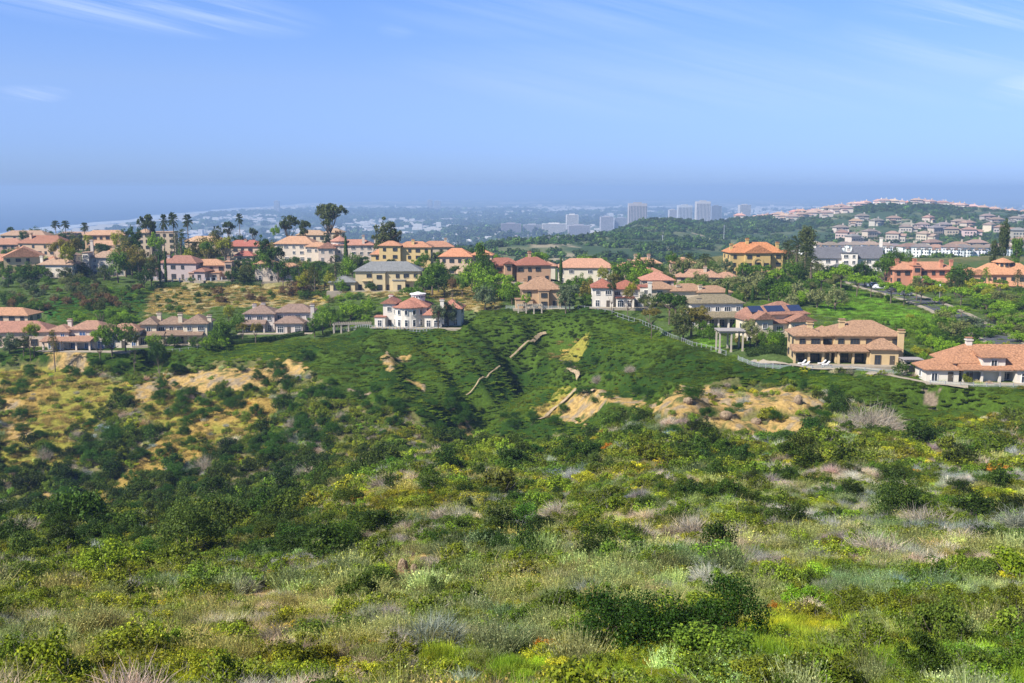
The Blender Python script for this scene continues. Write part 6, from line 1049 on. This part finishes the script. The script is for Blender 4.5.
# ------------------------------------------------------------------ the hazy city
def tower(px0, px1, top, base, d, col, label, fins=True, name='office_tower', tp=0):
    X0 = (px0-512)/F*d; X1 = (px1-512)/F*d; _, _, zt = at((px0+px1)/2, top, d); zb = float(h((X0+X1)/2, d))-5; w_ = X1-X0; dp = min(w_, 45); hh = zt-zb
    root = bpy.data.objects.new(name, None); COL.objects.link(root); root.location = ((X0+X1)/2, d, zb); root.rotation_euler = (0, 0, 0); prop(root, label, 'building')
    link('wall', MB().box(-w_/2, w_/2, 0, dp, 0, hh).mesh('wall', MT['conc']), root, color=col)
    gm = MB(); n_ = max(3, int(w_/6)); fl = max(2, int(hh/4.2))
    if fins:
        for i in range(n_): a = -w_/2+w_*(i+.28)/n_; gm.box(a, a+w_/n_*.44, -.35, .1, hh*.10, hh*.93)
    else:
        for i in range(fl): z_ = hh*(i+.35)/fl; gm.box(-w_/2+1.5, w_/2-1.5, -.35, .1, z_, z_+hh/fl*.4)
    link('window_bands', gm.mesh('window_bands', MT['glass']), root); link('roof_plant', MB().box(-w_*.22, w_*.22, dp*.25, dp*.75, hh-1, hh+5+tp).mesh('roof_plant', MT['conc']), root, color=tuple(c_*.8 for c_ in col))
GC = (.50, .47, .44); WCY = (.70, .67, .63)
tower(628, 646, 203.5, 230, 4100, (.42, .38, .36), 'tall grey ribbed office tower, the biggest in the hazy city'); tower(695, 709, 201.5, 220, 4600, GC, 'pale tower right of the ribbed grey tower, beside its shorter twin'); tower(677, 691, 205.5, 220, 4700, (.46, .48, .5), 'shorter blue grey tower left of the pale tower'); tower(710, 720, 206, 220, 4900, (.25, .28, .33), 'dark hazy block touching the pale tower', False)
tower(566, 578, 215, 230, 4300, WCY, 'white slab building left of the ribbed grey tower', False); tower(501, 521, 224, 234, 4000, (.34, .31, .34), 'low mauve office block, leftmost of the hazy office row', False); tower(523, 541, 225, 234, 4050, (.40, .40, .42), 'low grey office block, second in the hazy office row', False); tower(542, 566, 224, 234, 4150, WCY, 'long white roofed block under the white slab building', False); tower(568, 590, 225.5, 233, 4000, (.42, .40, .42), 'low grey block below the white slab building', False)
tower(600, 613, 217, 230, 4450, (.46, .44, .46), 'mid rise block left of the ribbed tower', False); tower(614, 627, 218, 231, 4500, (.36, .38, .42), 'blue grey mid rise block touching the ribbed tower', False); tower(738, 749, 205, 216, 4900, (.5, .48, .46), 'small hazy tower at the right end of the city', False); tower(650, 676, 219, 228, 4500, WCY, 'wide low white building right of the ribbed tower', False); tower(276, 281, 201, 207, 9500, GC, 'tiny distant tower on the plain left of the gum trees', False); tower(428, 433, 200, 207, 10500, GC, 'tiny distant tower block near the far shoreline', False); tower(435, 441, 201, 207, 10600, GC, 'tiny distant twin block near the far shoreline', False); tower(668, 676, 210, 220, 5200, GC, 'faint hazy block between the ribbed tower and the shorter tower', False)
cb = []
y_ = np.sqrt(rs.uniform(3300**2, 12500**2, 5200)); u_ = rs.uniform(-.56, .56, 5200); x_ = u_*y_; cl_ = fbm(x_/700, y_/1300, 301, 3); kp = (x_ > coast_x(y_)+230) & (cl_ > .46); x_, y_ = x_[kp], y_[kp]; o_r = np.argsort(y_); x_, y_ = x_[o_r], y_[o_r]; z_ = h(x_, y_)
cbm = [MB().box(-.5, .5, -.5, .5, -.4, 1).box(-.2, .2, -.2, .2, 1, 1.15).mesh('city_block', MT['conc']), MB().box(-.5, .5, -.5, .5, -.4, .8).box(-.5, .0, -.5, .5, .8, 1.2).mesh('city_block', MT['conc']), MB().box(-.5, .5, -.5, 0, -.4, 1).box(-.5, -.1, 0, .5, -.4, .7).mesh('city_block', MT['conc'])]
Mst = MB()
for i in range(len(x_)):
    w1, w2, hh = rs.uniform(14, 55), rs.uniform(12, 30), rs.uniform(5, 13)*(1+(rs.random() < .05)*1.5); col = (.74, .71, .66) if rs.random() < .5 else ((.5, .4, .34) if rs.random() < .5 else (.45, .45, .46))
    if i < 290:
        o_ = link('city_building', cbm[i % 3], None, (x_[i], y_[i], z_[i]), rs.uniform(-.4, .4), col, (w1, w2, hh)); CL = [(637, 'the ribbed tower'), (702, 'the pale tower'), (572, 'the white slab'), (511, 'the mauve block'), (450, 'the orange roof'), (387, 'the bushy tree'), (330, 'the tall gum'), (240, 'the lone palm')]
        pq = 512+F*x_[i]/y_[i]; cl1 = min(CL, key=lambda c: abs(c[0]-pq)); cn = 'white' if col[0] > .7 else ('tan' if col[0] > .48 else 'grey')
        auto(o_, ('long ' if w1 > 34 else 'small ')+cn+' city building', x_[i], y_[i], z_[i], 'building', 'low buildings of the hazy city', 'hazy '+('right' if pq > cl1[0] else 'left')+' of '+cl1[1])
    else:
        Mst.box(x_[i]-w1/2, x_[i]+w1/2, y_[i]-w2/2, y_[i]+w2/2, z_[i]-4, z_[i]+hh)
o_ = link('distant_city', Mst.mesh('distant_city', MT['conc']), color=(.66, .62, .58)); prop(o_, kind='stuff')
for i, (px, top, d, l) in enumerate([(457, 242, 1330, 'thin white utility mast on the hazy slope, leftmost'), (499, 238, 1300, 'thin utility mast on the hazy slope, second from left'), (528, 237, 1380, 'thin pale mast at the left of the green hill'), (549, 236, 1250, 'thin pale mast on the ochre patch of the green hill'), (558, 240, 1250, 'thin pale mast right of the ochre patch'), (723, 225, 1500, 'thin white mast before the dark wooded ridge'), (662, 238, 1300, 'faint mast on the green hill above the orange roofs')]):
    X_ = (px-512)/F*d; z = float(h(X_, d)); _, _, zt = at(px, top, d); hh = max(10, zt-z); root = bpy.data.objects.new('utility_mast', None); COL.objects.link(root); root.location = (X_, d, z); prop(root, l, 'mast', 'utility masts on the far slopes')
    link('pole', MB().tube([(0, 0, -2), (0, 0, hh)], [.55, .35], 8).mesh('pole', MT['metal']), root); link('crossarm', MB().box(-2, 2, -.15, .15, hh-1.6, hh-1.2).mesh('crossarm', MT['metal']), root)
finish_labels()
